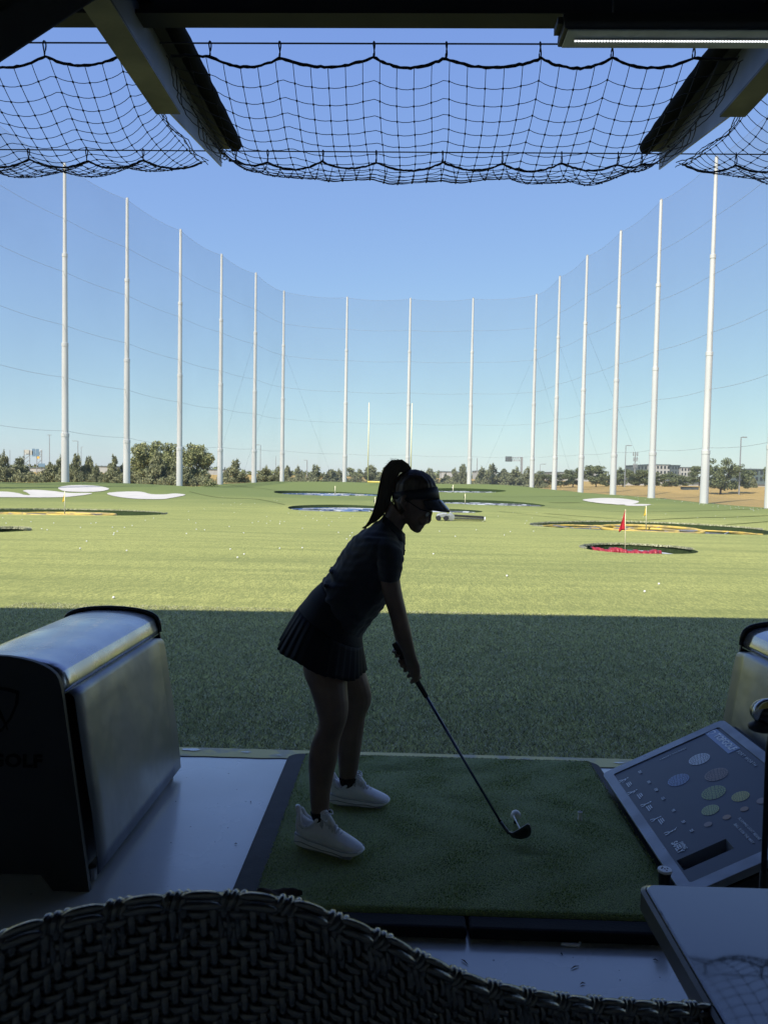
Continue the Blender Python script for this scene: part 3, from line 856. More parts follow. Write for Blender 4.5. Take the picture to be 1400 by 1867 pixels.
# ================================================================== FAR BUILDINGS, ROADS, SIGNS
M['fac_w'] = mat('render_white', (.46, .46, .44), .8, col2=(.40, .40, .39), scale=.3)
M['fac_g'] = mat('render_grey', (.13, .16, .17), .8, col2=(.10, .125, .135), scale=.3)
M['fac_t'] = mat('render_green_grey', (.11, .15, .15), .8, col2=(.14, .18, .18), scale=.3)
M['winglass'] = mat('window_glass', (.04, .05, .06), .15)
M['road'] = mat('concrete_road', (.50, .49, .47), .85, col2=(.42, .41, .40), scale=.2)
def block(name, px0, px1, top, base, Y, depth, m, label, cat, floors=0, cols=0, wm='winglass', parent=None):
    a, b_ = P(px0, base, Y), P(px1, top, Y)
    z0 = min(a.z, tz(a.x, Y)) - .5
    c = MB(); c.span((a.x, Y, z0), (b_.x, Y + depth, b_.z))
    t = parent or empty(name, ((a.x + b_.x) / 2, Y, z0), label, cat)
    c.build('wall', M[m], t)
    rf = MB(); rf.span((a.x - .3, Y - .3, b_.z), (b_.x + .3, Y + depth + .3, b_.z + .5)); rf.build('roof', M['fac_g'], t)
    if floors:
        fh = (b_.z - a.z) / floors; cw = (b_.x - a.x) / cols
        for i in range(floors):
            for j in range(cols):
                wb = MB(); cx = a.x + cw * (j + .5); cz = a.z + fh * (i + .55)
                wb.box((cx, Y - .03, cz), (cw * .5, .3, fh * .55)); wb.build('window', M[wm], t)
    return t
t = block('apartment_building', 1161, 1186, 849, 884, 560, 30, 'fac_g', 'long white and grey apartment block on the horizon left of the thick pole', 'building', 4, 4)
block('', 1182, 1222, 848, 884, 556, 30, 'fac_w', '', '', 4, 6, parent=t)
block('', 1223, 1240, 849, 884, 552, 30, 'fac_g', '', '', 4, 3, parent=t)
block('', 1240, 1264, 853, 884, 548, 30, 'fac_w', '', '', 4, 4, parent=t)
t = block('apartment_building', 1366, 1460, 858, 890, 340, 20, 'fac_t', 'green-grey apartment block at the right edge beyond the oaks', 'building', 3, 11)
block('shed', 870, 905, 860, 872, 420, 30, 'fac_w', 'low pale shed behind the thin grey mast', 'building')
block('shed', 805, 838, 861, 872, 460, 30, 'fac_w', 'low pale shed right of the golfer\'s cap', 'building')
block('shed', 1060, 1088, 861, 880, 420, 30, 'fac_w', 'low grey shed between the sixth and fifth right poles', 'building')
block('shed', 1010, 1040, 862, 880, 440, 30, 'fac_w', 'low grey shed by the sixth right pole', 'building')
block('shed', 176, 196, 851, 870, 420, 25, 'fac_w', 'tiny white shed between the first two left poles', 'building')
block('shed', 380, 408, 857, 872, 430, 25, 'fac_w', 'small white shed beside the fourth left pole', 'building')
block('boundary_wall', 1110, 1262, 878, 887, 260, .4, 'road', 'long low white wall along the road beyond the oaks', 'wall')
block('boundary_wall', 1262, 1400, 884, 888, 262, .4, 'road', 'lower pale wall running to the right edge', 'wall')
block('highway_barrier', -60, 86, 854, 863, 420, .6, 'road', 'pale highway barrier below the gantry at left', 'barrier')
def lamp(px, top, base, Y, arm, label, r=.12, name='lamp_post', cat='lamp post'):
    tp, bs = P(px, top, Y), P(px, base, Y)
    z0 = min(bs.z, tz(bs.x, Y)) - .1
    t = empty(name, (tp.x, Y, z0), label, cat)
    b = MB(); b.tube([(tp.x, Y, z0), (tp.x, Y, tp.z)], [r * 1.2, r * .8], 8); b.build('post', M['steel'], t)
    for s in arm:
        b = MB(); b.box((tp.x + s * .035 * Y * .12, Y, tp.z), (abs(s) * Y * .0062, .4, .2)); b.build('lamp_head', M['steel'], t)
    return t
lamp(1141, 812, 882, 205, (1,), 'parking lamp post between the fifth and fourth right poles')
lamp(1351, 797, 897, 160, (1,), 'parking lamp post at the right beside the oaks', .14)
lamp(90, 793, 868, 330, (-.4, .4), 'thin high mast left of the leftmost pole', .16)
lamp(142, 804, 868, 300, (-1,), 'lamp post right of the leftmost pole', .16)
lamp(148, 815, 868, 360, (.3,), 'fainter lamp post just right of its neighbour', .13)
lamp(475, 811, 872, 300, (-1,), 'hooked lamp post right of the fifth pole', .13)
lamp(503, 832, 872, 310, (), 'thin bare mast left of the corner pole', .1)
lamp(560, 839, 873, 300, (-.6,), 'dark short post between cedars left of centre', .18)
lamp(870, 835, 880, 290, (), 'thin grey mast left of the overhead road sign', .16)
lamp(985, 846, 880, 300, (1,), 'small lamp post right of the overhead road sign', .1)
lamp(18, 820, 868, 330, (), 'thin post at the far left', .12)
lamp(1367, 868, 890, 200, (), 'short thin pole before the green-grey block', .08)
lamp(1368, 852, 870, 400, (), 'thin mast above the green-grey block', .1)
# cell tower
t = lamp(1158, 828, 884, 320, (), 'cell tower beside the apartment block', .22, 'cell_tower', 'tower')
for dz, wd in ((0, .9), (2.2, 1.2), (-2.6, .9)):
    tp = P(1158, 833, 320)
    for dx in (-1, 0, 1):
        b = MB(); b.box((tp.x + dx * wd * .7, 319.7, tp.z + dz - 1), (.35, .3, 1.7)); b.build('antenna', M['steel'], t)
# overhead road sign (cantilever), right of centre
M['sign_back'] = mat('sign_back', (.06, .08, .085), .6, col2=(.10, .12, .13), scale=.8)
Y = 330; a = P(921, 832, Y); b_ = P(950, 834, Y); c_ = P(933, 842, Y)
pb = P(950, 878, Y)
t = empty('overhead_sign', (pb.x, Y, pb.z - 1), 'overhead road sign on a cantilever post right of the golfer', 'road sign')
b = MB(); b.box((pb.x, Y, (pb.z - 1 + b_.z) / 2), (.9, .9, b_.z - pb.z + 1)); b.build('post', M['steel'], t)
b = MB(); b.span((a.x, Y - .5, P(921, 841.5, Y).z), (c_.x, Y - .3, P(921, 832, Y).z)); b.build('sign_panel', M['sign_back'], t)
for i in range(4):
    q = P(921, 834 + i * 2.2, Y); b = MB(); b.span((a.x + .25, Y - .58, q.z - .05), (c_.x - .25, Y - .5, q.z + .06)); b.build('sign_rib', M['steel'], t)
for yy in (833.5, 840):
    q0, q1 = P(933, yy, Y), P(953, yy, Y); b = MB(); b.tube([tuple(q0), tuple(q1)], .13, 5); b.build('truss_bar', M['steel'], t)
for i in range(8):
    q0 = P(933 + i * 2.2, 833.5 if i % 2 else 840, Y); q1 = P(935.2 + i * 2.2, 840 if i % 2 else 833.5, Y)
    b = MB(); b.tube([tuple(q0), tuple(q1)], .08, 4); b.build('truss_bar', M['steel'], t)
# gantry at far left
Y = 380
t = empty('sign_gantry', tuple(P(60, 866, Y)), 'highway sign gantry with lattice legs at the far left', 'road sign')
for px in (44, 54, 67, 76):
    b = MB(); b.tube([tuple(P(px, 866, Y)), tuple(P(px, 820, Y))], .2, 5); b.build('gantry_leg', M['steel'], t)
for x0, x1 in ((44, 54), (67, 76)):
    for i in range(5):
        y0 = 862 - i * 8; b = MB(); b.tube([tuple(P(x0, y0, Y)), tuple(P(x1, y0 - 8, Y))], .12, 4); b.build('lattice_bar', M['steel'], t)
for yy in (821, 828):
    b = MB(); b.tube([tuple(P(44, yy, Y)), tuple(P(76, yy, Y))], .18, 5); b.build('truss_bar', M['steel'], t)
M['sign_blue'] = mat('sign_blue', (.16, .26, .36), .6); M['sign_pale'] = mat('sign_pale', (.5, .5, .45), .6); M['sign_amber'] = mat('sign_amber', (.8, .5, .1), .6)
for (x0, y0, x1, y1, mm) in ((45, 820, 53, 827, 'sign_pale'), (55.5, 822, 60, 829, 'sign_pale'), (58.5, 818, 64, 832, 'sign_blue'), (65, 818.5, 71, 832, 'sign_blue'), (67.5, 832, 72, 836, 'sign_amber'), (70, 845, 82, 851, 'sign_blue')):
    p0, p1 = P(x0, y1, Y - .8), P(x1, y0, Y - .8); b = MB(); b.span((p0.x, Y - .9, p0.z), (p1.x, Y - .7, p1.z)); b.build('sign_panel', M[mm], t)
# parked dark trailer by the road
a, b_ = P(1243, 893, 178), P(1271, 889, 178)
t = empty('planter', (a.x, 178, tz(a.x, 178)), 'long dark low trough in front of the oaks, left of the thick pole', 'planter')
b = MB(); b.span((a.x, 177, a.z - .3), (b_.x, 179, b_.z)); b.build('trough', M['sign_back'], t, bevel=.1)
b = MB(); b.span((a.x - .15, 176.9, b_.z), (b_.x + .15, 179.1, b_.z + .12)); b.build('rim', M['dark_steel'], t)

# ================================================================== GOAL POSTS
M['goal_pale'] = mat('goal_pale', (.78, .72, .46), .5)
M['goal'] = mat('goal_yellow', (.75, .60, .16), .5, col2=(.68, .54, .14), scale=1)
Y = 150
l, rr_ = P(670.5, 878.5, Y), P(748.5, 880, Y); lt = P(670.8, 734, Y)
t = empty('goalpost', ((l.x + rr_.x) / 2, Y, tz(0, Y)), 'yellow football goalpost standing before the back net, its right upright above the head', 'goalpost')
b = MB(); b.tube([tuple(l), (l.x, Y, lt.z)], [.13, .08], 10); b.build('upright', M['goal_pale'], t, smooth=True)
b = MB(); b.tube([tuple(rr_), (rr_.x, Y, lt.z)], [.13, .08], 10); b.build('upright', M['goal_pale'], t, smooth=True)
b = MB(); b.tube([(l.x - .1, Y, l.z), (rr_.x + .1, Y, rr_.z)], .17, 10); b.build('crossbar', M['goal'], t, smooth=True)
mx_ = (l.x + rr_.x) / 2
b = MB(); b.tube([(mx_, Y, l.z), (mx_, Y + .8, l.z - .2), (mx_, Y + 1.2, l.z - .8), (mx_, Y + 1.2, tz(mx_, Y) - .6)], .2, 10); b.build('stem', M['goal'], t, smooth=True)

# ================================================================== ROBOT BALL PICKER
c = hit(838, 950); Y = c.y
def q(px, z): return (px - 738) / F * Y
t = empty('ball_picker', tuple(c), 'robot ball picker dragging a wide roller behind the visor', 'robot')
z0 = tz(c.x, Y) + .02
b = MB(); x0, x1 = q(797, 0), q(824, 0)
b.prism([(x0, Y - .35, z0 + .2), (x1 - .25, Y - .35, z0 + .2), (x1 - .15, Y - .35, z0 + .35), (x1 - .35, Y - .35, z0 + .5), (x0 + .15, Y - .35, z0 + .45), (x0, Y - .35, z0 + .35)], (0, .7, 0)); b.build('body', M['steel'], t, bevel=.04)
for x in (x0 + .12, x0 + .62):
    for dy in (-.42, .42):
        b = MB(); b.lathe([(.16, -.06), (.17, 0), (.16, .06)], (x, Y + dy, z0 + .16), 16, 'Y'); b.build('wheel', M['rubber'], t, smooth=True, angle=40)
b = MB(); b.lathe([(.1, -.3), (.24, -.28), (.24, .28), (.1, .3)], (q(823, 0), Y, z0 + .24), 18, 'Y'); b.build('drum', M['steel'], t, smooth=True, angle=40)
x2, x3 = q(829, 0), q(883, 0)
for dz, dy in ((.36, -.3), (.36, .3), (.30, 0)):
    b = MB(); b.tube([(x2, Y + dy, z0 + dz), (x3, Y + dy, z0 + dz - .08)], .035, 6); b.build('frame_bar', M['dark_steel'], t)
n = 26
for i in range(n):
    x = x2 + (x3 - x2) * (i + .5) / n
    b = MB(); b.lathe([(.05, -.012), (.15, -.012), (.15, .012), (.05, .012)], (x, Y, z0 + .15), 14, 'X'); b.build('picker_disc', M['dark_steel'], t)
b = MB(); b.tube([(x2, Y, z0 + .15), (x3, Y, z0 + .15)], .04, 6); b.build('axle', M['steel'], t)
b = MB(); b.lathe([(.02, -.03), (.14, -.03), (.14, .03), (.02, .03)], (x3 + .03, Y - .3, z0 + .15), 14, 'X'); b.build('wheel', M['white'], t)

# ================================================================== GOLF BALLS ON THE FIELD
M['ball'] = mat('ball_white', (.8, .8, .78), .4)
bb = MB(); bb.ball((0, 0, 0), .0213, 10, 7); BALL = bb.mesh('golf_ball', M['ball'], True)
def ball(px, py, label=None, Y=None, z=None, s=1.0):
    c = hit(px, py) if z is None else G(px, py, z)
    o = bpy.data.objects.new('golf_ball', BALL); COL.objects.link(o)
    zz = float(fz(np.array([c.x]), np.array([c.y]))[0]) if z is None else z
    o.location = (c.x, c.y, zz + .0213 * s * .9); o.scale = (s, s, s)
    if label: tag(o, label, 'golf ball')
    else: tag(o, 'small white golf ball lying on the sunlit turf', 'golf ball', 'golf balls scattered over the turf')
for px, py, l in ((207, 1092, 'golf ball on the sunlit turf just above the left dispenser'), (420, 1003, 'lone ball leftmost of the four left of the golfer\'s back'), (445, 1012, 'right ball of the close pair in the sunlit turf'), (433, 1018, 'left ball of the close pair in the sunlit turf'), (510, 1001, 'ball in the sunlit turf left of the shoulder'), (551, 1000, 'ball nearest the golfer\'s back on the sunlit turf'),
                  (790, 1011, 'ball right of the golfer\'s chest on the sunlit turf'), (924, 1052, 'ball near the shadow line right of the golfer\'s arm'), (1175, 1081, 'ball closest to the shadow line at right'), (1201, 1067, 'upper of the two balls near the shadow line at right')):
    ball(px, py, l)
rb = random.Random(3)
PTS = [(5,945),(11,955),(40,948),(76,965),(98,955),(166,956),(175,955),(205,963),(208,973),(207,976),(214,970),(227,963),(241,960),(265,949),(280,945),(357,955),(358,966),(373,967),(340,974),(158,989),(146,1002),(231,1006),(405,906),(421,921),(427,935),(440,918),(465,918),(486,942),(460,954),(471,951),(486,955),(510,956),(511,951),(510,955),(500,912),(505,913),(526,936),(546,934),(557,941),(571,946),(587,941),(595,946),(605,952),(618,945),(622,941),(632,984),(638,978),(642,972),(665,955),(643,942),(830,979),(919,977),(1001,951),(908,942),(960,950),(970,945),(935,935),(957,955),(1020,930),(1040,952)]
for px, py in PTS: ball(px, py, s=1.0)
for i in range(60):
    px = rb.uniform(30, 1350); py = rb.uniform(915, 975)
    if 690 < px < 800: continue
    if any(x0 - 8 < px < x1 + 8 and abs(py - cy) < h * .5 + 8 for x0, x1, cy, h in PITS.values()): continue
    ball(px, py, s=1.0)
for i in range(70):
    u = rb.random(); px = 1130 + 270 * u; py = 903 + 28 * u + rb.uniform(-4, 3) + rb.gauss(0, 1.5)
    c = hit(px, py); 
    if inside(FP, np.array([c.x]), np.array([c.y]))[0]: ball(px, py, s=1.35)

# ================================================================== BUILDING: BAY, FLOORS ABOVE
EDGE = 3.957
XB = [-4.84, -1.47, 1.90, 5.27]          # bay boundaries
def slab(name, a, b_, m, kind='structure', bevel=None, **kw):
    c = MB(); c.span(a, b_); o = c.build(name, m, None, bevel=bevel)
    tag(o, kind=kind, **kw); return o
# floor material: sealed blue-grey concrete
def floor_mat():
    m = mat('sealed_concrete', (.50, .51, .50), .30, col2=(.40, .41, .40), scale=1.1, detail=8, bump=.0005, bscale=60, rvar=.09, spec=.6, coat=1.0)
    m.node_tree.nodes['Principled BSDF'].inputs['Coat Roughness'].default_value = .14
    n = m.node_tree; b = n.nodes['Principled BSDF']
    src = b.inputs['Base Color'].links[0].from_socket
    tc = n.nodes.new('ShaderNodeTexCoord'); v = n.nodes.new('ShaderNodeTexNoise'); v.inputs['Scale'].default_value = 42; v.inputs['Detail'].default_value = 1
    n.links.new(tc.outputs['Object'], v.inputs['Vector'])
    r = n.nodes.new('ShaderNodeMapRange'); r.inputs[1].default_value = .74; r.inputs[2].default_value = .78
    n.links.new(v.outputs[0], r.inputs[0])
    x = n.nodes.new('ShaderNodeMix'); x.data_type = 'RGBA'; x.inputs[7].default_value = (.05, .05, .05, 1)
    n.links.new(r.outputs[0], x.inputs[0]); n.links.new(src, x.inputs[6]); n.links.new(x.outputs[2], b.inputs['Base Color'])
    return m
M['floor'] = floor_mat()
M['edge_paint'] = mat('yellow_edge_paint', (.78, .70, .34), .9, spec=.15, col2=(.60, .56, .40), scale=9, detail=8, lo=.5, hi=.62, bump=.001, bscale=60)
slab('floor', (-15, -3.2, -.30), (15, EDGE, 0), M['floor'])
# painted edge strip with a ragged, worn inner line
b = MB(); V1 = []; V2 = []
r_ = random.Random(2)
for i in range(301):
    x = -15 + i * .1
    V1.append((x, EDGE - .122 + r_.uniform(-.006, .006), .004)); V2.append((x, EDGE - .001, .004))
b.add(V1 + V2, [(i, i + 1, 302 + i, 301 + i) for i in range(300)])
o = b.build('edge_stripe', M['edge_paint']); tag(o, kind='structure')
for (x, y, rx, ry) in ((-1.09, 3.915, .05, .020), (-.62, 3.87, .02, .006), (-.80, 3.90, .03, .008), (1.12, 3.89, .03, .010)):
    p = [(x + rx * math.cos(a) * r_.uniform(.7, 1.1), y + ry * math.sin(a) * r_.uniform(.6, 1.1), .008) for a in np.linspace(0, 6.28, 15)[:-1]]
    b = MB(); b.add(p, [tuple(range(14))]); tag(b.build('paint_chip', M['floor']), kind='structure')
slab('ceiling', (-15, -3.2, 4.12), (15, EDGE, 4.30), M['ceiling'])
slab('back_wall', (-15, -3.4, -.3), (15, -3.2, 3.40), M['wall'])
slab('fill_slot_header', (-15, -3.4, 3.70), (15, -3.2, 4.12), M['wall'])
for i in range(11):          # piers in an unseen wall slot added to let fill light in
    x = -15 + i * 3.0; slab('fill_slot_pier', (max(x - .15, -15), -3.4, 3.402), (min(x + .15, 15), -3.2, 3.698), M['wall'])
for s in (-1, 1): slab('end_wall', (s * 15, -3.4, -.3), (s * 15.2, EDGE, 4.3), M['wall'])
M['facade'] = mat('facade_panel', (.30, .30, .31), .7, col2=(.26, .26, .27), scale=.8)
t = empty('upper_storeys', (0, 0, 4.32), 'upper storeys of the range building above the bays, with an unseen roofline tilted for its shadow', 'building')
for z0, z1 in ((4.32, 4.6), (8.0, 8.25)):
    b = MB(); b.span((-15.2, -3.4, z0), (15.2, EDGE - .02, z1)); b.build('floor_slab', M['facade'], t)
b = MB(); b.span((-15.2, -3.4, 4.6), (15.2, -3.1, 9.2)); b.build('rear_wall', M['facade'], t)
def rz(x): return 9.30 + (x + 4.4) * .07  # unseen roofline, tilted so its shadow edge slopes across the turf
b = MB(); b.prism([(-15.2, -3.1, rz(-15.2) - .3), (15.2, -3.1, rz(15.2) - .3), (15.2, -3.1, rz(15.2)), (-15.2, -3.1, rz(-15.2))], (0, EDGE + 3.1, 0)); b.build('roof', M['facade'], t)
b = MB(); b.prism([(-15.2, EDGE - .16, 8.252), (15.2, EDGE - .16, 8.252), (15.2, EDGE - .16, rz(15.2) - .302), (-15.2, EDGE - .16, rz(-15.2) - .302)], (0, .14, 0)); b.build('unseen_parapet', M['facade'], t)
for x in XB:
    b = MB(); b.span((x - .12, EDGE - .5, 4.6), (x + .12, EDGE - .2, 8.0)); b.build('column', M['facade'], t)

# edge beam running across the front of the ceiling
t = empty('edge_beam', (0, EDGE, 3.87), 'long dark steel edge beam across the top of the bay openings', 'beam')
b = MB(); b.span((-15, 4.12, 3.865), (15, 4.255, 3.885)); b.build('bottom_flange', M['dark_steel'], t)
b = MB(); b.span((-15, 4.18, 3.887), (15, 4.195, 4.2)); b.build('web', M['dark_steel'], t)
b = MB(); b.span((-15, EDGE - .25, 3.99), (15, EDGE + .03, 4.02)); b.build('soffit_strip', M['dark_steel'], t)
b = MB(); b.span((-15, EDGE - .02, 4.022), (15, EDGE + .05, 4.31)); b.build('fascia', M['black'], t)

# cantilever outrigger beams
TIPY = 6.04
BLAB = ['steel outrigger beam two bays to the left', 'steel outrigger beam left of the golfer\'s bay', 'steel outrigger beam right of the golfer\'s bay behind the strip light', 'steel outrigger beam two bays to the right']
for x, lab in zip(XB, BLAB):
    t = empty('outrigger_beam', (x, 3.0, 3.8), lab, 'beam', 'outrigger beams')
    b = MB(); b.span((x - .075, -2.5, 3.615), (x + .075, 4.71, 3.63)); b.build('bottom_flange', M['beam'], t)
    b = MB(); b.prism([(x - .005, -2.5, 3.632), (x - .005, 4.73, 3.632), (x - .005, TIPY, 3.83), (x - .005, TIPY, 3.948), (x - .005, -2.5, 3.948)], (.01, 0, 0)); b.build('web', M['beam_web'], t)
    b = MB(); b.span((x - .075, -2.5, 3.95), (x + .075, TIPY - .03, 3.965)); b.build('top_flange', M['dark_steel'], t)
    b = MB(); b.lathe([(.006, -.008), (.006, .012)], (x + .01, 5.80, 3.90), 8, 'X'); b.build('bolt', M['dark_steel'], t)
    b = MB(); b.lathe([(.006, -.012), (.006, .008)], (x - .01, 5.80, 3.90), 8, 'X'); b.build('bolt', M['dark_steel'], t)
for x, lab in ((XB[1] + .123, 'rolled grey vinyl screen along the left outrigger beam'), (XB[2] - .123, 'rolled grey vinyl screen along the right outrigger beam'), (XB[1] - .135, 'rolled vinyl screen on the far side of the left beam'), (XB[2] + .135, 'rolled vinyl screen on the far side of the right beam')):
    if abs(x - XB[1] + .135) < .01 or abs(x - XB[2] - .135) < .01: continue
    t = empty('rolled_screen', (x, 5, 4.0), lab, 'screen roll')
    b = MB(); pts = []; rad = []
    for i in range(30):
        pts.append((x + .002 * math.sin(i * 1.3), 4.3 + i * .058, 3.972)); rad.append(.052 + .0015 * math.sin(i * 1.7))
    b.tube(pts, rad, 12); b.build('roll', M['vinyl'], t, smooth=True, angle=60)

# ================================================================== SAFETY NETS UNDER THE OUTRIGGERS
ZC = 3.875; YN, YF = 4.42, 5.86
def make_net(xa, xb, hooks_near, hooks_far, lab, seed, sag=.345):
    t = empty('catch_net', ((xa + xb) / 2, 5, ZC), lab, 'net', 'sagging black catch nets')
    r = random.Random(seed)
    Lx = xb - xa
    def scal(x, hooks):
        hs = sorted(hooks)
        for a, c in zip(hs[:-1], hs[1:]):
            if a <= x <= c:
                u = (x - a) / (c - a); return 4 * u * (1 - u) * min(.058, .13 * (c - a))
        return 0.0
    nv = 17; nu = int(round(Lx / .100)); sub = 3
    ph = [r.uniform(0, 6.28) for _ in range(6)]
    def S(u, v):
        x = xa + Lx * u
        drop = .075 + scal(x, hooks_near) * (1 - v) ** 2 * (1 + .0 * v) + scal(x, hooks_far) * v ** 2
        endf = 1 - abs(2 * u - 1) ** 7
        vv = v
        prof = math.sin(math.pi * vv) ** .85 if 0 < vv < 1 else 0.0
        z = ZC - drop - sag * prof * (.32 + .68 * endf) * (1 + .05 * math.sin(5 * u * Lx + ph[0]) * v)
        # scallops carried into the bag
        z -= .30 * scal(x, hooks_near) * prof * (1 - v)
        z -= .022 * prof * v * math.cos(2 * math.pi * x / .46 + ph[5])
        y = YN + (YF - YN) * (v - .02 * math.sin(math.pi * v))
        x += .03 * math.sin(math.pi * v) * (.5 - u) * 4 * .35 + .006 * math.sin(9 * v + ph[1] + 3 * u * Lx) + .004 * math.sin(17 * u + 11 * v + ph[2])
        z += .005 * math.sin(23 * u + 7 * v + ph[3])
        return Vector((x, y, z))
    b = MB()
    for i in range(nu + 1):
        b.tube([S(i / nu, j / (nv * 2)) for j in range(nv * 2 + 1)], .0025, 3, cap=False)
    for j in range(1, nv):
        # knots pull each mesh line into small kinks
        b.tube([S(i / (nu * sub), j / nv) + Vector((0, 0, .0025 if i % sub == 0 else -.001)) for i in range(nu * sub + 1)], .0025, 3, cap=False)
    for i in range(nu + 1):
        for j in range(1, nv):
            b.box(S(i / nu, j / nv), (.009, .009, .009))
    b.build('netting', M['cord'], t, kind='stuff')
    for nm, v, hooks in (('near', 0, hooks_near), ('far', 1, hooks_far)):
        y = YN if v == 0 else YF
        b = MB(); pts = [S(i / 160, v) + Vector((0, r.uniform(-.003, .003), r.uniform(-.003, .003))) for i in range(161)]
        b.tube(pts, [.0078 + r.uniform(-.0016, .0016) for _ in pts], 6); b.build('edge_rope', M['rope'], t)
        b = MB(); b.tube([(xa - .06, y, ZC), (xb + .06, y, ZC)], .0045, 6); b.build('support_cable', M['cable'], t)
        for h in hooks:
            if xa < h < xb:
                b = MB(); n = 14; pts = []
                for k in range(n):
                    a_ = 2 * math.pi * k / n
                    pts.append((h + .004 * math.sin(a_ * 2), y + .013 * math.cos(a_), ZC - .032 + .043 * math.sin(a_)))
                b.tube(pts, .0042, 5, close=True); b.build('hook', M['dark_steel'], t)
    # side hems gathered along the beams
    for u in (0, 1):
        b = MB()
        for k in range(3):
            pts = []
            for j in range(40):
                p = S(u, j / 39); p.x += r.uniform(-.006, .006) + (.022 * math.sin(j * .4 + k)) * (1 if u == 0 else -1) + (-.03 if u == 0 else .03); p.z += r.uniform(-.004, .004) + .02 * math.sin(j * .33 + k * 2)
                pts.append(p)
            b.tube(pts, .0035, 4, cap=False)
        b.build('gathered_hem', M['cord'], t, kind='stuff')
    return t
def xs_near(pxs, y): return [P(p, y, YN).x for p in pxs]
def xs_far(pxs, y): return [P(p, y, YF).x for p in pxs]
make_net(XB[1] + .10, XB[2] - .10, xs_near([383, 510, 682, 814, 985, 1116, 1265], 85), xs_far([430, 488, 589, 686, 807, 916, 1024, 1127, 1170], 280), 'black catch net sagging over the golfer\'s bay', 4)
make_net(XB[0] + .10, XB[1] - .10, xs_near([-560, -420, -290, -180, -60, 81, 215, 262], 85), xs_far([-380, -270, -160, -55, 52, 158, 261, 372], 275), 'black catch net of the bay on the left', 5, sag=.30)
make_net(XB[2] + .10, XB[3] - .10, xs_near([1400, 1540, 1690, 1820, 1960, 2100, 2250], 85), xs_far([1240, 1342, 1450, 1560, 1670, 1780, 1900, 2000], 280), 'black catch net of the bay on the right', 6)

# ================================================================== STRIP LIGHT AND HANGING SCREEN
M['led'] = mat('led', (.9, .9, .9), .5, emit=((.95, .97, 1.0), 1.5))
M['lens_cover'] = mat('lamp_gear_tray', (.5, .52, .50), .45, col2=(.4, .42, .40), scale=14)
# strip light fixture: axis along x, hung under the ceiling
Y = 3.05
a = P(1022, 74, Y); e = P(1560, 84, Y)
t = empty('strip_light', ((a.x + e.x) / 2, Y, a.z), 'vapour-tight LED strip light at the top right', 'light')
b = MB(); zc = a.z + .012
x0, x1 = a.x, a.x + 1.25
b.prism([(x0, Y - .068, zc), (x0, Y + .068, zc), (x0, Y + .074, zc + .02), (x0, Y + .045, zc + .07), (x0, Y - .045, zc + .07), (x0, Y - .074, zc + .02)], (x1 - x0, 0, 0)); b.build('housing', M['black'], t, bevel=.006)
b = MB(); b.span((x0 + .015, Y - .060, zc - .006), (x1 - .015, Y + .060, zc - .001)); b.build('gear_tray', M['lens_cover'], t, bevel=.003)
b = MB(); b.span((x0 + .05, Y - .007, zc - .0105), (x1 - .05, Y + .007, zc - .0085)); b.build('led_board', M['lens_cover'], t)
nled = 104
for i in range(nled):
    x = x0 + .057 + i * .0112
    if x > x1 - .05: break
    b = MB(); b.box((x, Y, zc - .012), (.0060, .005, .0028)); b.build('led', M['led'], t)
for xx in (x0 + .2, x1 - .2):
    b = MB(); b.tube([(xx, Y, zc + .07), (xx, Y, 4.12)], .006, 6); b.build('hanger_rod', M['dark_steel'], t)
b = MB(); b.span((x0 - .02, Y - .04, zc + .03), (x0, Y + .04, zc + .055)); b.build('end_clip', M['black'], t)

# hanging screen seen from below in the top left corner
c0, c1 = P(172, 2, 2.35), P(-2, 117, 1.75)
d = (c1 - c0); dn = d.normalized()
side = Vector((-1, .15, .05)).normalized()
t = empty('hanging_screen', tuple((c0 + c1) / 2), 'back of a dark hanging screen with slotted vents, top left corner', 'screen')
ext = c0 - dn * .5; lo_ = c1 + dn * .15
poly = [ext, lo_, lo_ + side * .9, ext + side * .9]
b = MB(); up = Vector((-.05, -.05, .05)); b.prism(poly, up); b.build('casing', M['black'], t, bevel=.006)
M['slot'] = mat('slot_light', (.85, .87, .9), .5)  # pale colour stands for light showing through the slots
nrm = (lo_ - ext).cross(side).normalized()
if nrm.dot(Vector((0, 0, CAMZ)) - ext) < 0: nrm = -nrm
for px, py, l in ((113, 2, .055), (38, 55, .055), (3, 83, .03), (8, 92, .035)):
    dd = ray(px, py); o0 = Vector((0, 0, CAMZ)); tt = (ext - o0).dot(nrm) / dd.dot(nrm); c = o0 + dd * tt
    ax = dn; bx = nrm.cross(ax)
    rot = Matrix((ax, bx, nrm)).transposed()
    b = MB(); b.box(c + nrm * .004, (l, .013, .006), rot); b.build('vent_slot_light', M['slot'], t)

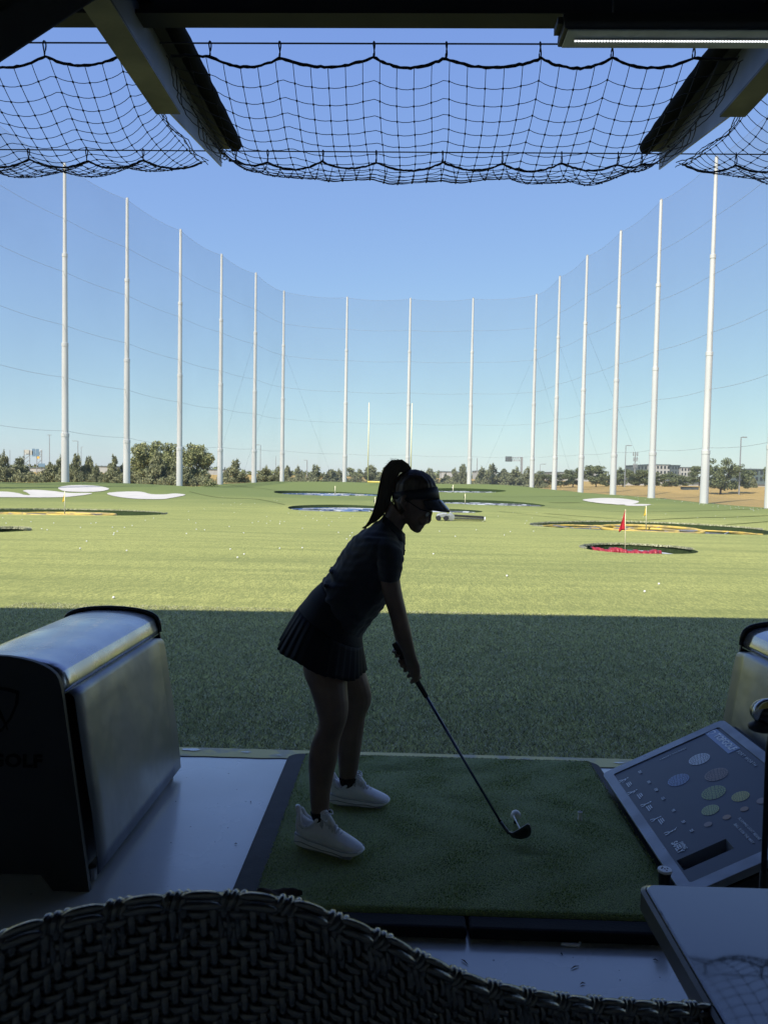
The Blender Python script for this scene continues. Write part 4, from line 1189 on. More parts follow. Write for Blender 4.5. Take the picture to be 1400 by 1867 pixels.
# ================================================================== BALL DISPENSERS
def steel_mat(name, c1, c2, rough, scale, bump):
    return mat(name, c1, rough, .92, col2=c2, scale=scale, detail=3, rvar=.1, bump=bump, bscale=3.2)
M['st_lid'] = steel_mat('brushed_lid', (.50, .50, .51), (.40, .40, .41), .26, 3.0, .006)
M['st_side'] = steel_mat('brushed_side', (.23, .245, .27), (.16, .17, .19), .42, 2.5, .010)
M['st_frame'] = mat('painted_frame', (.24, .26, .30), .36, .25, col2=(.19, .21, .25), scale=10, detail=7, rvar=.1)
def text_mesh(txt, size, m, ext=.0015, spacing=1.0, bold=0.0, align='CENTER'):
    cu = bpy.data.curves.new('t', 'FONT'); cu.body = txt; cu.size = size; cu.extrude = ext; cu.align_x = align; cu.align_y = 'CENTER'; cu.space_character = spacing
    cu.offset = bold; cu.resolution_u = 3
    o = bpy.data.objects.new('t', cu); COL.objects.link(o)
    dg = bpy.context.evaluated_depsgraph_get(); me = bpy.data.meshes.new_from_object(o.evaluated_get(dg))
    bpy.data.objects.remove(o); me.materials.clear(); me.materials.append(m)
    me.name = 'lettering'
    return me
def place_mesh(name, me, parent, origin, xax, yax, kx=1.0, ky=1.0):
    xa = Vector(xax).normalized(); ya = Vector(yax).normalized(); za = xa.cross(ya).normalized(); ya = za.cross(xa)
    m = Matrix((xa * kx, ya * ky, za)).transposed().to_4x4(); m.translation = Vector(origin)
    me.transform(m)
    return link(name, me, parent)
def dispenser(cx, lab, letters=True):
    t = empty('ball_dispenser', (cx, 3.2, 0), lab, 'ball dispenser')
    y0, y1 = 2.554, 3.60
    def prof(hb, ht, z0, z1, crown, n=10):
        return [(-hb, z0), (hb, z0), (ht, z1)] + [(ht * math.cos(math.pi * k / n), z1 + crown * math.sin(math.pi * k / n)) for k in range(1, n)] + [(-ht, z1)]
    # side panels (separate sheets standing off the core)
    core = [(-.28, .04), (.28, .04), (.205, .66), (-.205, .66)]
    b = MB(); b.prism([(cx + x, y0 + .04, z) for x, z in core], (0, y1 - y0 - .06, 0)); b.build('core', M['black'], t)
    for s in (-1, 1):
        b = MB()
        # bowed sheet, rolled over at the top
        st = [(.334, .035), (.330, .09), (.312, .25), (.285, .42), (.262, .58), (.252, .655), (.247, .668), (.236, .676), (.212, .678)]
        V = []
        ny = 10
        for j in range(ny + 1):
            y = y0 + .055 + (y1 - y0 - .055) * j / ny
            for (x, z) in st:
                V.append((cx + s * (x - .004 * math.sin(math.pi * j / ny) * (z > .1)), y, z - (.02 * (j == ny) if z > .6 else 0)))
        n = len(st)
        b.add(V, [(j * n + i, j * n + i + 1, (j + 1) * n + i + 1, (j + 1) * n + i) for j in range(ny) for i in range(n - 1)])
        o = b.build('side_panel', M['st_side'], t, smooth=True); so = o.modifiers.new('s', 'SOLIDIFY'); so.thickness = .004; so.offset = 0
    # lid: domed sheet with flat chamfer
    lid = [(.224, .686), (.226, .702), (.214, .738)] + [(.214 * math.cos(a), .738 + .055 * math.sin(a)) for a in np.linspace(.25, math.pi - .25, 13)] + [(-.214, .738), (-.226, .702), (-.224, .686)]
    V = []; ny = 12
    for j in range(ny + 1):
        y = y0 + .02 + (y1 - y0 - .03) * j / ny
        V += [(cx + x, y, z) for x, z in lid]
    n = len(lid)
    b = MB(); b.add(V, [(j * n + i, j * n + i + 1, (j + 1) * n + i + 1, (j + 1) * n + i) for j in range(ny) for i in range(n - 1)])
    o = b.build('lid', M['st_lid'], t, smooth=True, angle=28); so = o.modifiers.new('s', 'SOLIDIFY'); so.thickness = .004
    for s in (-1, 1):
        b = MB(); b.span((cx + s * .212, y0 + .03, .679), (cx + s * .2285, y1 - .01, .685)); b.build('lid_rail', M['chrome'], t)
    # black front panel with crown and cut-out foot
    pts = [(-.325, 0), (-.20, .0), (-.155, .055), (.155, .055), (.20, 0), (.325, 0), (.236, .66), (.228, .710)] + [(.222 * math.cos(a), .728 + .088 * math.sin(a)) for a in np.linspace(.12, math.pi - .12, 15)] + [(-.228, .710), (-.236, .66)]
    b = MB(); b.prism([(cx + x, y0, z) for x, z in pts], (0, .018, 0)); b.build('front_panel', M['black'], t)
    # far black hoop
    hp = [(.232, .69), (.228, .735), (.218, .757)] + [(.212 * math.cos(a), .757 + .045 * math.sin(a)) for a in np.linspace(.25, math.pi - .25, 13)] + [(-.218, .757), (-.228, .735), (-.232, .69)]
    b = MB(); b.tube([(cx + x, y1 + .0, z) for x, z in hp], .009, 8); b.build('rear_hoop', M['black_gloss'], t, smooth=True)
    b = MB(); b.prism([(cx + x, y1 - .002, z) for x, z in [(-.32, .04), (.32, .04), (.235, .66), (.218, .75)] + [(.212 * math.cos(a), .755 + .042 * math.sin(a)) for a in np.linspace(.25, math.pi - .25, 9)] + [(-.218, .75), (-.235, .66)]], (0, .012, 0)); b.build('rear_panel', M['black'], t)
    for x in (-.30, .30):
        for y in (y0 + .08, y1 - .06):
            b = MB(); b.lathe([(.018, 0), (.018, .045)], (cx + x, y, .003), 10); b.build('foot', M['steel'], t)
    # shield emblem and lettering on the front
    sh = [(-.155, .66), (-.08, .675), (0, .68), (.08, .675), (.155, .66), (.145, .60), (.105, .53), (.05, .475), (0, .445), (-.05, .475), (-.105, .53), (-.145, .60)]
    sc = .55
    def shp(k): return [(cx + x * sc * k, y0 - .0012, .625 + (z - .565) * sc * k * 1.35) for x, z in sh]
    o1, o2 = shp(1.0), shp(.86); n = len(sh)
    b = MB(); V = o1 + o2 + [(p[0], y0 + .004, p[2]) for p in o1] + [(p[0], y0 + .004, p[2]) for p in o2]
    b.add(V, [q_ for i in range(n) for q_ in ((i, (i + 1) % n, n + (i + 1) % n, n + i), (i, (i + 1) % n, 2 * n + (i + 1) % n, 2 * n + i), (n + i, n + (i + 1) % n, 3 * n + (i + 1) % n, 3 * n + i))])
    b.build('emblem', M['emboss'], t)
    b = MB(); b.lathe([(.018, -.001), (.018, .003)], (cx, y0 - .001, .61), 20, 'Y'); b.build('emblem_ball', M['emboss'], t)
    for k in range(3):
        b = MB(); b.tube([(cx + .01 + .03 * u_, y0 - .001, .615 + .012 * k - .028 * u_ * (1 + .4 * k) - .02 * u_ * u_) for u_ in np.linspace(0, 1.1, 7)], .003, 4); b.build('emblem_stroke', M['emboss'], t)
    me = text_mesh('TOPGOLF', .062, M['emboss'], .0015, 1.08, .0022)
    o = place_mesh('lettering', me, t, (cx, y0 - .0015, .452), (1, 0, 0), (0, 0, 1), 1.12)
    return t
dispenser(-1.385, 'stainless steel ball dispenser with black front on the left')
dispenser(1.815, 'stainless steel ball dispenser of the next bay at the right edge')

# ================================================================== HITTING MAT
t = empty('hitting_mat', (.2, 3.2, 0), 'thick green hitting mat with black rubber border under the golfer', 'golf mat')
ML, MR, MF, MK = -.562, .99, 2.425, 3.832
def round_rect(x0, x1, y0, y1, r, corners=(1, 1, 1, 1), n=6):
    out = []
    for (cx, cy, a0, k) in ((x1 - r, y1 - r, 0, 0), (x0 + r, y1 - r, 90, 1), (x0 + r, y0 + r, 180, 2), (x1 - r, y0 + r, 270, 3)):
        if corners[k]:
            for i in range(n + 1):
                a = R(a0 + 90 * i / n); out.append((cx + r * math.cos(a), cy + r * math.sin(a)))
        else: out.append((cx + (r if k in (0, 3) else -r), cy + (r if k in (0, 1) else -r)))
    return out
rr = round_rect(ML, MR, MF, MK, .07, (1, 1, 0, 0))
b = MB(); b.prism([(x, y, .001) for x, y in rr], (0, 0, .034)); b.build('rubber_base', M['rubber'], t, bevel=.006)
# turf top: gently rumpled sheet
nx, ny = 110, 105; x0, x1, y0, y1 = ML + .088, MR - .045, MF + .0, MK - .034
V = []
r_ = random.Random(8)
dents = [(-.05, 3.62, .13, .035, .010), (.28, 3.60, .20, .04, .007), (.62, 3.45, .22, .10, .004), (.50, 2.82, .07, .02, .007), (.15, 3.1, .3, .2, -.004), (.35, 3.35, .35, .05, -.005)]
for j in range(ny + 1):
    for i in range(nx + 1):
        x = x0 + (x1 - x0) * i / nx; y = y0 + (y1 - y0) * j / ny
        z = .0475 + .0012 * math.sin(x * 17 + 3 * math.sin(y * 6)) * math.sin(y * 13) 
        for (dx, dy, sx, sy, dp) in dents: z -= dp * math.exp(-((x - dx) / sx) ** 2 - ((y - dy) / sy) ** 2)
        e_ = min(i, nx - i, j, ny - j)
        if i == 0: x += r_.uniform(-.004, .004)
        if e_ == 0: z = .034
        V.append((x, y, z))
b = MB(); b.add(V, [(j * (nx + 1) + i, j * (nx + 1) + i + 1, (j + 1) * (nx + 1) + i + 1, (j + 1) * (nx + 1) + i) for j in range(ny) for i in range(nx)])
MATZ = .0475
b.build('turf_top', M['mat_turf'], t, smooth=True)
# front foam edge pieces
xs = P(851, 1700, MF - .03).x
for a_, c_ in ((ML - .0, xs - .004), (xs + .004, MR + .25)):
    b = MB(); b.span((a_, MF - .078, .001), (c_, MF - .004, .040)); b.build('edge_block', M['foam'], t, bevel=.010)
# turf fibres on the mat
def blades(n, x0, x1, y0, y1, zf, h, wd, lean, m, name, parent=None, dens=None):
    g = np.random.default_rng(abs(hash(name)) % 1 + 11)
    x = g.uniform(x0, x1, n); 
    y = y0 + (y1 - y0) * (g.random(n) ** (dens or 1.0))
    z = zf(x, y)
    a = g.uniform(0, 6.28, n); hh = h * g.uniform(.5, 1.25, n); w_ = wd * g.uniform(.7, 1.3, n)
    lx = g.normal(0, lean, n); ly = g.normal(0, lean, n)
    ca, sa = np.cos(a) * w_, np.sin(a) * w_
    V = np.stack([np.column_stack([x - ca, y - sa, z]), np.column_stack([x + ca, y + sa, z]), np.column_stack([x + lx * h, y + ly * h, z + hh])], 1).reshape(-1, 3)
    o = link(name, fast_mesh(name, V, np.arange(n * 3).reshape(-1, 3), m), parent)
    tag(o, kind='stuff'); return o
def matz(x, y):
    z = np.full(x.shape, .046)
    for (dx, dy, sx, sy, dp) in dents: z -= dp * np.exp(-((x - dx) / sx) ** 2 - ((y - dy) / sy) ** 2)
    return z
blades(110000, x0, x1, y0 + .004, y1, matz, .005, .0014, .6, M['mat_blade'], 'mat_fibres', t)
blades(360000, -5.6, 5.8, 3.975, 11.0, fz, .024, .0030, .8, M['blade'], 'turf_blades', None, 1.9)

# tee, ball, debris
c = G(942, 1497, MATZ + .0213 + .004)
o = bpy.data.objects.new('golf_ball', BALL); COL.objects.link(o); o.location = (c.x, c.y + .03, MATZ + .034); tag(o, 'white golf ball on the mat behind the club head', 'golf ball')
BALLP = Vector(o.location)
t = empty('ball_tee', (BALLP.x, BALLP.y, MATZ), 'low rubber tee holding up the ball on the mat', 'tee')
b = MB(); b.lathe([(.010, -.003), (.008, .003), (.0075, .013), (.009, .016), (.006, .0155)], (BALLP.x, BALLP.y, MATZ), 14); b.build('tee_tube', M['rubber'], t, smooth=True, angle=40)
c = G(1057, 1495, MATZ)
t = empty('rubber_tee', tuple(c), 'small off-white rubber tee standing on the mat', 'tee')
b = MB(); b.lathe([(.011, 0), (.0095, .004), (.009, .024), (.0105, .032), (.009, .034), (.006, .030)], tuple(c), 14); b.build('tee_tube', M['white'], t, smooth=True, angle=40)
M['leaf'] = mat('dead_leaf', (.07, .045, .03), .9, col2=(.04, .03, .02), scale=40)
c = G(510, 1633, MATZ + .004)
V = []; r_ = random.Random(4)
for j in range(7):
    for i in range(15):
        u = i / 14; v = j / 6 - .5
        V.append((c.x + (u - .5) * .15, c.y + v * .05 * math.sin(math.pi * min(1, u * .9 + .1)) ** .6 + .008 * math.sin(u * 9), c.z + .008 + .007 * math.sin(u * 8 + v * 6) + r_.uniform(0, .004)))
b = MB(); b.add(V, [(j * 15 + i, j * 15 + i + 1, (j + 1) * 15 + i + 1, (j + 1) * 15 + i) for j in range(6) for i in range(14)])
o = b.build('torn_patch', M['leaf'], smooth=True); tag(o, 'torn brown scrap of turf at the front left corner of the mat', 'scrap')
so = o.modifiers.new('s', 'SOLIDIFY'); so.thickness = .002
c = G(1043, 1724, .003)
b = MB(); b.prism([(c.x - .035, c.y - .004, .002), (c.x - .02, c.y - .008, .002), (c.x + .022, c.y - .007, .002), (c.x + .03, c.y + .008, .002), (c.x + .024, c.y + .012, .002), (c.x + .018, c.y + .001, .002), (c.x - .03, c.y + .003, .002)], (0, 0, .008))
tag(b.build('broken_tee', M['shoe'], bevel=.001), 'broken white tee on the floor in front of the mat', 'tee')
for i, (px, py, l) in enumerate(((1024, 1742, .012), (1048, 1766, .026), (1062, 1796, .014), (1195, 1753, .013), (847, 1756, .024), (457, 1464, .010), (508, 1550, .014), (430, 1540, .008), (462, 1571, .012))):
    c = G(px, py, .001); b = MB(); a_ = random.uniform(0, 3)
    l *= .6; b.tube([(c.x - l * math.cos(a_), c.y - l * math.sin(a_), .003), (c.x, c.y + .003, .005), (c.x + l * math.cos(a_), c.y + l * math.sin(a_), .003)], [.0008, .002, .0008], 5)
    tag(b.build('debris', M['leaf']), ['tiny dark crumb on the floor', 'dark curled leaf scrap on the floor'][i in (1, 4)] + ' ' + ['right of the broken tee', 'below the broken tee', 'lowest, above the chair arm', 'near the table edge', 'left of the broken tee', 'beside the left dispenser foot', 'midway along the mat\'s left border', 'in the middle of the left floor strip', 'near the mat\'s front left corner'][i], 'crumb')

# ================================================================== GAME CONSOLE
xl, xt = P(1098, 1412, 3.47).x, P(1318, 1313, 3.47).x
zl, zt2 = P(1098, 1412, 3.47).z, P(1318, 1313, 3.47).z
yk, yf = 3.47, 2.44
t = empty('game_console', (1.2, 3.0, 0), 'sloping game panel with target map beside the mat at right', 'console')
UX = Vector((xt - xl, 0, zt2 - zl)); LU = UX.length; ux = UX.normalized(); vy = Vector((0, -1, 0)); nz = ux.cross(Vector((0, 1, 0))).normalized()
if nz.z < 0: nz = -nz
O = Vector((xl, yk, zl)); LV = yk - yf
def C(u, v, h=0.0): return O + UX * u + vy * (LV * v) + nz * h
def slabuv(u0, u1, v0, v1, h0, h1): 
    b = MB(); b.prism([C(u0, v0, h0), C(u1, v0, h0), C(u1, v1, h0), C(u0, v1, h0)], nz * (h1 - h0)); return b
fw_u, fw_v = .07, .052
# frame bars with mitred look: one mesh ring, rounded outer corners
def uv_round(m_, r):
    pts = []
    for (uc, vc, a0) in ((1 - m_, m_, -90), (1 - m_, 1 - m_, 0), (m_, 1 - m_, 90), (m_, m_, 180)):
        for i in range(6):
            a = R(a0 + 90 * i / 5)
            cu = uc - r / LU * (1 if uc > .5 else -1); cv = vc - r / LV * (1 if vc > .5 else -1)
            pts.append((cu + r / LU * math.cos(a), cv + r / LV * math.sin(a)))
    return pts
outer = uv_round(0.0, .03); inner = [(min(max(u, fw_u), 1 - fw_u), min(max(v, fw_v), 1 - fw_v)) for u, v in uv_round(0, .03)]
inner = [(fw_u + (1 - 2 * fw_u) * u, fw_v + (1 - 2 * fw_v) * v) for u, v in uv_round(0, .012)]
n = len(outer)
V = [C(u, v, .004) for u, v in outer] + [C(u, v, .004) for u, v in inner] + [C(u, v, -.022) for u, v in outer] + [C(u, v, -.006) for u, v in inner]
fs = []
for i in range(n):
    j = (i + 1) % n
    fs += [(i, j, n + j, n + i), (2 * n + i, 2 * n + j, j, i), (n + i, n + j, 3 * n + j, 3 * n + i), (2 * n + i, 3 * n + i, 3 * n + j, 2 * n + j)]
b = MB(); b.add(V, fs); b.build('frame', M['st_frame'], t, bevel=.0015)
def print_mat():
    m = mat('panel_print', (.020, .030, .055), .35, col2=(.026, .038, .068), scale=2, spec=.35)
    return m
M['print'] = print_mat()
# panel with the ball chute cut out
cu0, cu1, cv0, cv1 = .083, .394, .805, .872
EPS = .004
uu0, uu1, vv0, vv1 = fw_u - .01, 1 - fw_u + .01, fw_v - .01, 1 - fw_v + .01
b = MB()
for (a0, a1, b0, b1) in ((uu0, uu1, vv0, cv0), (uu0, uu1, cv1, vv1), (uu0, cu0, cv0, cv1), (cu1, uu1, cv0, cv1)):
    b.add([C(a0, b0, 0), C(a1, b0, 0), C(a1, b1, 0), C(a0, b1, 0)], [(0, 1, 2, 3)])
b.build('printed_panel', M['print'], t)
b = MB(); V = [C(cu0, cv0, 0), C(cu1, cv0, 0), C(cu1, cv1, 0), C(cu0, cv1, 0)]
V += [V[0] - Vector((0, 0, .012)), V[1] - Vector((0, 0, .16)), V[2] - Vector((0, 0, .16)), V[3] - Vector((0, 0, .012))]
b.add(V, [(0, 1, 5, 4), (1, 2, 6, 5), (2, 3, 7, 6), (3, 0, 4, 7), (4, 5, 6, 7)]); b.build('ball_chute', M['st_frame'], t)
# body under the frame
z0 = .055
b = MB(); b.prism([(xl + .035, yk - .02, z0), (xt + .02, yk - .02, .02), (xt + .02, yk - .02, zt2 - .04), (xl + .035, yk - .02, zl - .03)], (0, -(LV - .04), 0)); b.build('body', M['black'], t)
b = MB(); b.span((xt + .02, yf + .0, .003), (xt + .10, yk, zt2 - .03)); b.build('rear_box', M['black'], t)
INK = {}
for k, c_ in dict(pale=(.62, .66, .72), blue=(.22, .30, .50), green=(.30, .38, .14), yel=(.55, .54, .16), brown=(.24, .18, .16), orange=(.30, .18, .10), lgreen=(.42, .50, .20)).items():
    INK[k] = mat('ink_' + k, c_, .35)
def panel_px(px, py):
    d = ray(px, py); o0 = Vector((0, 0, CAMZ)); tt = (O - o0).dot(nz) / d.dot(nz); p = o0 + d * tt - O
    return p.dot(ux) / LU, p.dot(vy) / LV
def target_print(px, py, wpx, ink, parts=True):
    u, v = panel_px(px, py); cu, cv = u * LU, v * LV
    r = wpx
    def at(rr_, a): return O + ux * (cu + rr_ * math.cos(a)) + vy * (cv + rr_ * math.sin(a)) + nz * .0016
    b = MB()
    if not parts:
        b.add([at(r, 2 * math.pi * i / 24) for i in range(24)], [tuple(range(24))])
    else:
        for (r0, r1, k_) in ((0.0, .16, 1), (.2, .38, 6), (.42, .6, 10), (.64, .80, 14), (.84, 1.0, 18)):
            for s in range(k_):
                a0 = 2 * math.pi * s / k_ + .35; a1 = 2 * math.pi * (s + 1) / k_ + .35 - (.05 / max(r1, .3) if k_ > 1 else 0)
                m_ = max(2, int(24 / k_))
                if k_ == 1: b.add([at(r * r1, 2 * math.pi * i / 12) for i in range(12)], [tuple(range(12))]); continue
                L_ = [at(r * r0, a0 + (a1 - a0) * i / m_) for i in range(m_ + 1)] + [at(r * r1, a0 + (a1 - a0) * i / m_) for i in range(m_ + 1)]
                b.add(L_, [(i, i + 1, m_ + 2 + i, m_ + 1 + i) for i in range(m_)])
    b.build('printed_target', INK[ink], t, kind='stuff' if parts else None)
for (px, py, w_, ink, pr) in ((1275, 1385, .045, 'pale', 1), (1237, 1423, .045, 'blue', 1), (1306, 1413, .047, 'brown', 1), (1301, 1446, .047, 'green', 1), (1350, 1453, .033, 'yel', 1), (1295, 1478, .033, 'lgreen', 1),
                              (1357, 1476, .015, 'orange', 0), (1325, 1491, .015, 'orange', 0), (1291, 1504, .015, 'brown', 0), (1389, 1461, .019, 'brown', 0)):
    target_print(px, py, w_, ink, pr)
def ptext(txt, px, py, size, ink='pale', sp=1.0, bold=0.0, along=True, kx=1.0):
    u, v = panel_px(px, py); o0 = C(u, v, .0022)
    me = text_mesh(txt, size, INK[ink] if isinstance(ink, str) else ink, .0003, sp, bold)
    xax, yax = (vy, ux) if along else (ux, -vy)
    return place_mesh('lettering', me, t, o0, xax, yax, kx)
M['ink_white'] = mat('ink_white', (.75, .80, .86), .4)
# badge behind the title
u, v = panel_px(1318, 1354)
b = slabuv(.815, .905, .045, .292, .0008, .0014); b.build('title_band', INK['blue'], t)
ptext('TOPGOLF', 1321.5, 1354, .042, M['ink_white'], 1.0, .0014, kx=1.0)
u, v = panel_px(1296.5, 1337)
sh = [(-.5, .5), (0, .62), (.5, .5), (.42, 0), (0, -.6), (-.42, 0)]
b = MB(); b.add([C(u, v, .002) + vy * x * .034 + ux * z * .034 for x, z in sh] + [C(u, v, .002) + vy * x * .024 + ux * z * .024 for x, z in sh], [(i, (i + 1) % 6, 6 + (i + 1) % 6, 6 + i) for i in range(6)]); b.build('title_shield', M['ink_white'], t)
ptext('FORT WORTH', 1361, 1384, .021, 'pale', 1.25, .0002)
ptext('TARGET YARDAGE', 1227, 1376, .0125, 'pale', 1.25, along=False)
for (px, py, tx) in ((1167, 1409, '220'), (1183, 1427, '185'), (1196, 1441, '150'), (1209, 1457, '125'), (1228, 1479, '90'), (1246, 1500, '50'), (1261, 1516, '25')):
    ptext(tx, px, py, .017, 'pale', 1.0, .0006)
ptext('SWING', 1246, 1543, .0185, M['ink_white'], 1.0, .0005, kx=.85)
ptext('SAFELY', 1235, 1546, .033, M['ink_white'], 1.0, .0009, kx=.72)
for (px, py) in ((1362, 1515),):
    ptext('FLASHING LIGHT MEANS', px + 4, py - 3, .014, 'pale', 1.05, .0003)
    ptext('BALL IS ON THE WAY', px - 6, py + 6, .014, 'pale', 1.05, .0003)
for (px, py) in ((1148, 1431), (1168, 1452), (1185, 1474), (1207, 1498)):
    for k_ in range(3):
        u, v = panel_px(px, py)
        b = slabuv(u - .018 + k_ * .013, u - .018 + k_ * .013 + .007, v - .020, v + .020 - .006 * k_, .001, .0016); b.build('printed_line', INK['pale'], t)
# small golfer pictograms down the left margin
for gi, (px, py) in enumerate(((1137, 1423), (1153, 1445), (1178, 1467), (1196, 1494), (1222, 1518))):
    u, v = panel_px(px, py); o0 = C(u, v, .0018)
    def g_(x, y): return o0 + vy * x * .022 + ux * y * .022
    fig = [([(-.1, .55), (.05, .2), (.0, -.1)], .0030), ([(.0, -.1), (-.3, -.5), (-.35, -1)], .0024), ([(.0, -.1), (.3, -.5), (.3, -1)], .0024), ([(-.05, .5), (.35 - .1 * gi, .35 + .1 * gi), (.55 - .2 * gi, .1 + .25 * gi)], .0018), ([(.55 - .2 * gi, .1 + .25 * gi), (.9 - .35 * gi, -.6 + .5 * gi)], .0009)]
    b = MB()
    for pts, r_ in fig:
        for p0_, p1_ in zip(pts[:-1], pts[1:]):
            A_, B_ = g_(*p0_), g_(*p1_); sd = (B_ - A_).cross(nz).normalized() * max(r_, .0012)
            b.add([A_ - sd, B_ - sd, B_ + sd, A_ + sd], [(0, 1, 2, 3)])
    hc = g_(-.05, .88); b.add([hc + (ux * math.cos(a_) + vy * math.sin(a_)) * .0042 for a_ in np.linspace(0, 6.28, 11)[:-1]], [tuple(range(10))]); b.build('pictogram', M['ink_white'], t, kind='stuff')
# small round sensor on a stalk
c = P(1212, 1585, 2.50)
b = MB(); b.lathe([(.017, -.07), (.020, -.01)], tuple(c), 18); b.build('sensor_stem', M['black'], t, smooth=True, angle=40)
b = MB(); b.lathe([(.022, -.009), (.0235, -.005), (.022, 0)], tuple(c), 22); b.build('sensor_cap', M['white'], t, smooth=True, angle=40)
for dx, dy in ((0, 0), (.010, .004), (-.009, .004), (.003, -.010), (-.004, .011)):
    b = MB(); b.lathe([(.0028, 0), (.0028, .001)], (c.x + dx, c.y + dy, c.z), 8); b.build('cap_hole', M['black'], t)
b = MB(); b.span((c.x - .005, c.y - .01, c.z - .13), (c.x + .09, c.y + .01, c.z - .06)); b.build('sensor_bracket', M['black'], t)
# club standing head-up at the right edge
M['club_yel'] = mat('club_yellow', (.55, .45, .12), .3); M['club_silver'] = mat('club_silver', (.5, .52, .56), .25, .8)
c = P(1390, 1305, 2.25)
t = empty('standing_club', (c.x + .02, 2.25, 0), 'black and yellow headed club standing upright at the right edge', 'golf club')
b = MB(); b.ball((c.x + .022, 2.25, c.z + .01), .056, 18, 12, (1.0, .9, .72)); b.build('club_head', M['black_gloss'], t, smooth=True)
b = MB(); rings = []
for i in range(9):
    a = R(100 + i * 13); x = c.x + .022 + .057 * math.cos(a); z = c.z + .012 + .044 * math.sin(a)
    rings.append((x, 2.25 - .035, z))
b.tube(rings, [.004, .009, .012, .013, .014, .013, .012, .009, .004], 8); b.build('sole_plate', M['club_silver'], t, smooth=True)
b = MB(); rings = [(c.x + .0 + .04 * math.cos(R(60 + i * 12)) , 2.25 - .047, c.z + .012 + .035 * math.sin(R(60 + i * 12))) for i in range(8)]
b.tube(rings, [.002, .006, .009, .010, .010, .009, .006, .002], 8); b.build('yellow_stripe', M['club_yel'], t, smooth=True)
b = MB(); b.ball((c.x - .002, 2.24, c.z - .030), .040, 14, 8, (1.1, .8, .45)); b.build('face', M['black'], t, smooth=True)
b = MB(); b.tube([(c.x + .035, 2.25, c.z - .02), (c.x + .022, 2.25, c.z - .10), (c.x + .022, 2.25, .30)], [.012, .009, .008], 10); b.build('shaft', M['black'], t, smooth=True)
b = MB(); b.tube([(c.x + .022, 2.25, .30), (c.x + .022, 2.25, .006)], [.011, .014], 10); b.build('grip', M['grip'], t, smooth=True)

# ================================================================== TABLE
M['table'] = mat('polished_stone', (.040, .048, .060), .07, col2=(.065, .075, .09), scale=5, detail=8, rvar=.04, spec=.8, lo=.4, hi=.7, coat=.6)
M['table_edge'] = mat('bronze_edge', (.10, .09, .075), .35, .3, col2=(.07, .065, .055), scale=8)
a = G(1172, 1612, .75); Yb = a.y; xa = a.x
t = empty('table', (xa + .4, Yb - .4, 0), 'dark polished table in the bottom right corner', 'table')
tx0, tx1, ty0, ty1 = xa, xa + .76, Yb - .76, Yb
rr = round_rect(tx0, tx1, ty0, ty1, .02)
b = MB(); b.prism([(x, y, .716) for x, y in rr], (0, 0, .034)); b.build('table_top', M['table'], t, bevel=.004)
rr2 = round_rect(tx0 - .008, tx1 + .008, ty0 - .008, ty1 + .008, .026)
n = len(rr2)
b = MB(); V = [(x, y, .712) for x, y in rr2] + [(x, y, .744) for x, y in rr2] + [(x, y, .747) for x, y in [(p[0] * 1.0, p[1]) for p in round_rect(tx0 - .001, tx1 + .001, ty0 - .001, ty1 + .001, .0205)]]
b.add(V, [q_ for i in range(n) for q_ in ((i, (i + 1) % n, n + (i + 1) % n, n + i), (n + i, n + (i + 1) % n, 2 * n + (i + 1) % n, 2 * n + i))]); b.build('edge_band', M['table_edge'], t, smooth=True, angle=50)
cx, cy = (tx0 + tx1) / 2, (ty0 + ty1) / 2
b = MB(); b.tube([(cx, cy, .02), (cx, cy, .715)], .035, 14); b.build('pedestal', M['black'], t, smooth=True, angle=40)
b = MB(); b.lathe([(.22, 0.003), (.22, .012), (.04, .022)], (cx, cy, 0), 28); b.build('base', M['black'], t)

# ================================================================== WICKER CHAIR
M['wick'] = mat('wicker', (.036, .039, .048), .20, col2=(.055, .058, .068), spec=.9, coat=.6, scale=60, bump=.0006, bscale=300)
M['wick_frame'] = mat('chair_frame', (.02, .02, .022), .5)
RIM = [(-160, 1800, .66), (-90, 1752, .68), (0, 1713, .70), (60, 1690, .71), (120, 1672, .72), (180, 1659, .73), (260, 1645, .74), (350, 1637, .75), (450, 1638, .76), (540, 1651, .77), (620, 1680, .785), (700, 1713, .80),
       (760, 1745, .815), (840, 1781, .84), (900, 1800, .86), (1000, 1819, .90), (1100, 1829, .94), (1200, 1834, .98), (1290, 1838, 1.02), (1330, 1846, 1.06)]
rp = [P(r[0], r[1] + 4, r[2]) for r in RIM]
dense = []
for i in range(len(rp) - 1):
    p0, p1, p2, p3 = rp[max(i - 1, 0)], rp[i], rp[i + 1], rp[min(i + 2, len(rp) - 1)]
    for s in range(12):
        u = s / 12; dense.append(.5 * ((2 * p1) + (p2 - p0) * u + (2 * p0 - 5 * p1 + 4 * p2 - p3) * u * u + (3 * p1 - p0 - 3 * p2 + p3) * u ** 3))
dense.append(rp[-1])
cum = [0]
for a_, b_ in zip(dense[:-1], dense[1:]): cum.append(cum[-1] + (b_ - a_).length)
TOT = cum[-1]
def rim_at(s):
    s = min(max(s, 0), TOT); i = int(np.searchsorted(cum, s)); i = min(max(i, 1), len(cum) - 1)
    u = (s - cum[i - 1]) / max(cum[i] - cum[i - 1], 1e-9); return dense[i - 1].lerp(dense[i], u)
t = empty('wicker_chair', (.0, .95, 0), 'dark woven wicker tub chair in the foreground, seen from behind', 'chair')
PIT = .0100
NW = int(TOT / PIT)
def surf(s, dpt):
    p = rim_at(s).copy()
    x = p.x; y = p.y
    p.z -= dpt
    p.y += .10 * dpt - .03 * math.exp(-dpt / .03) * 0
    return p
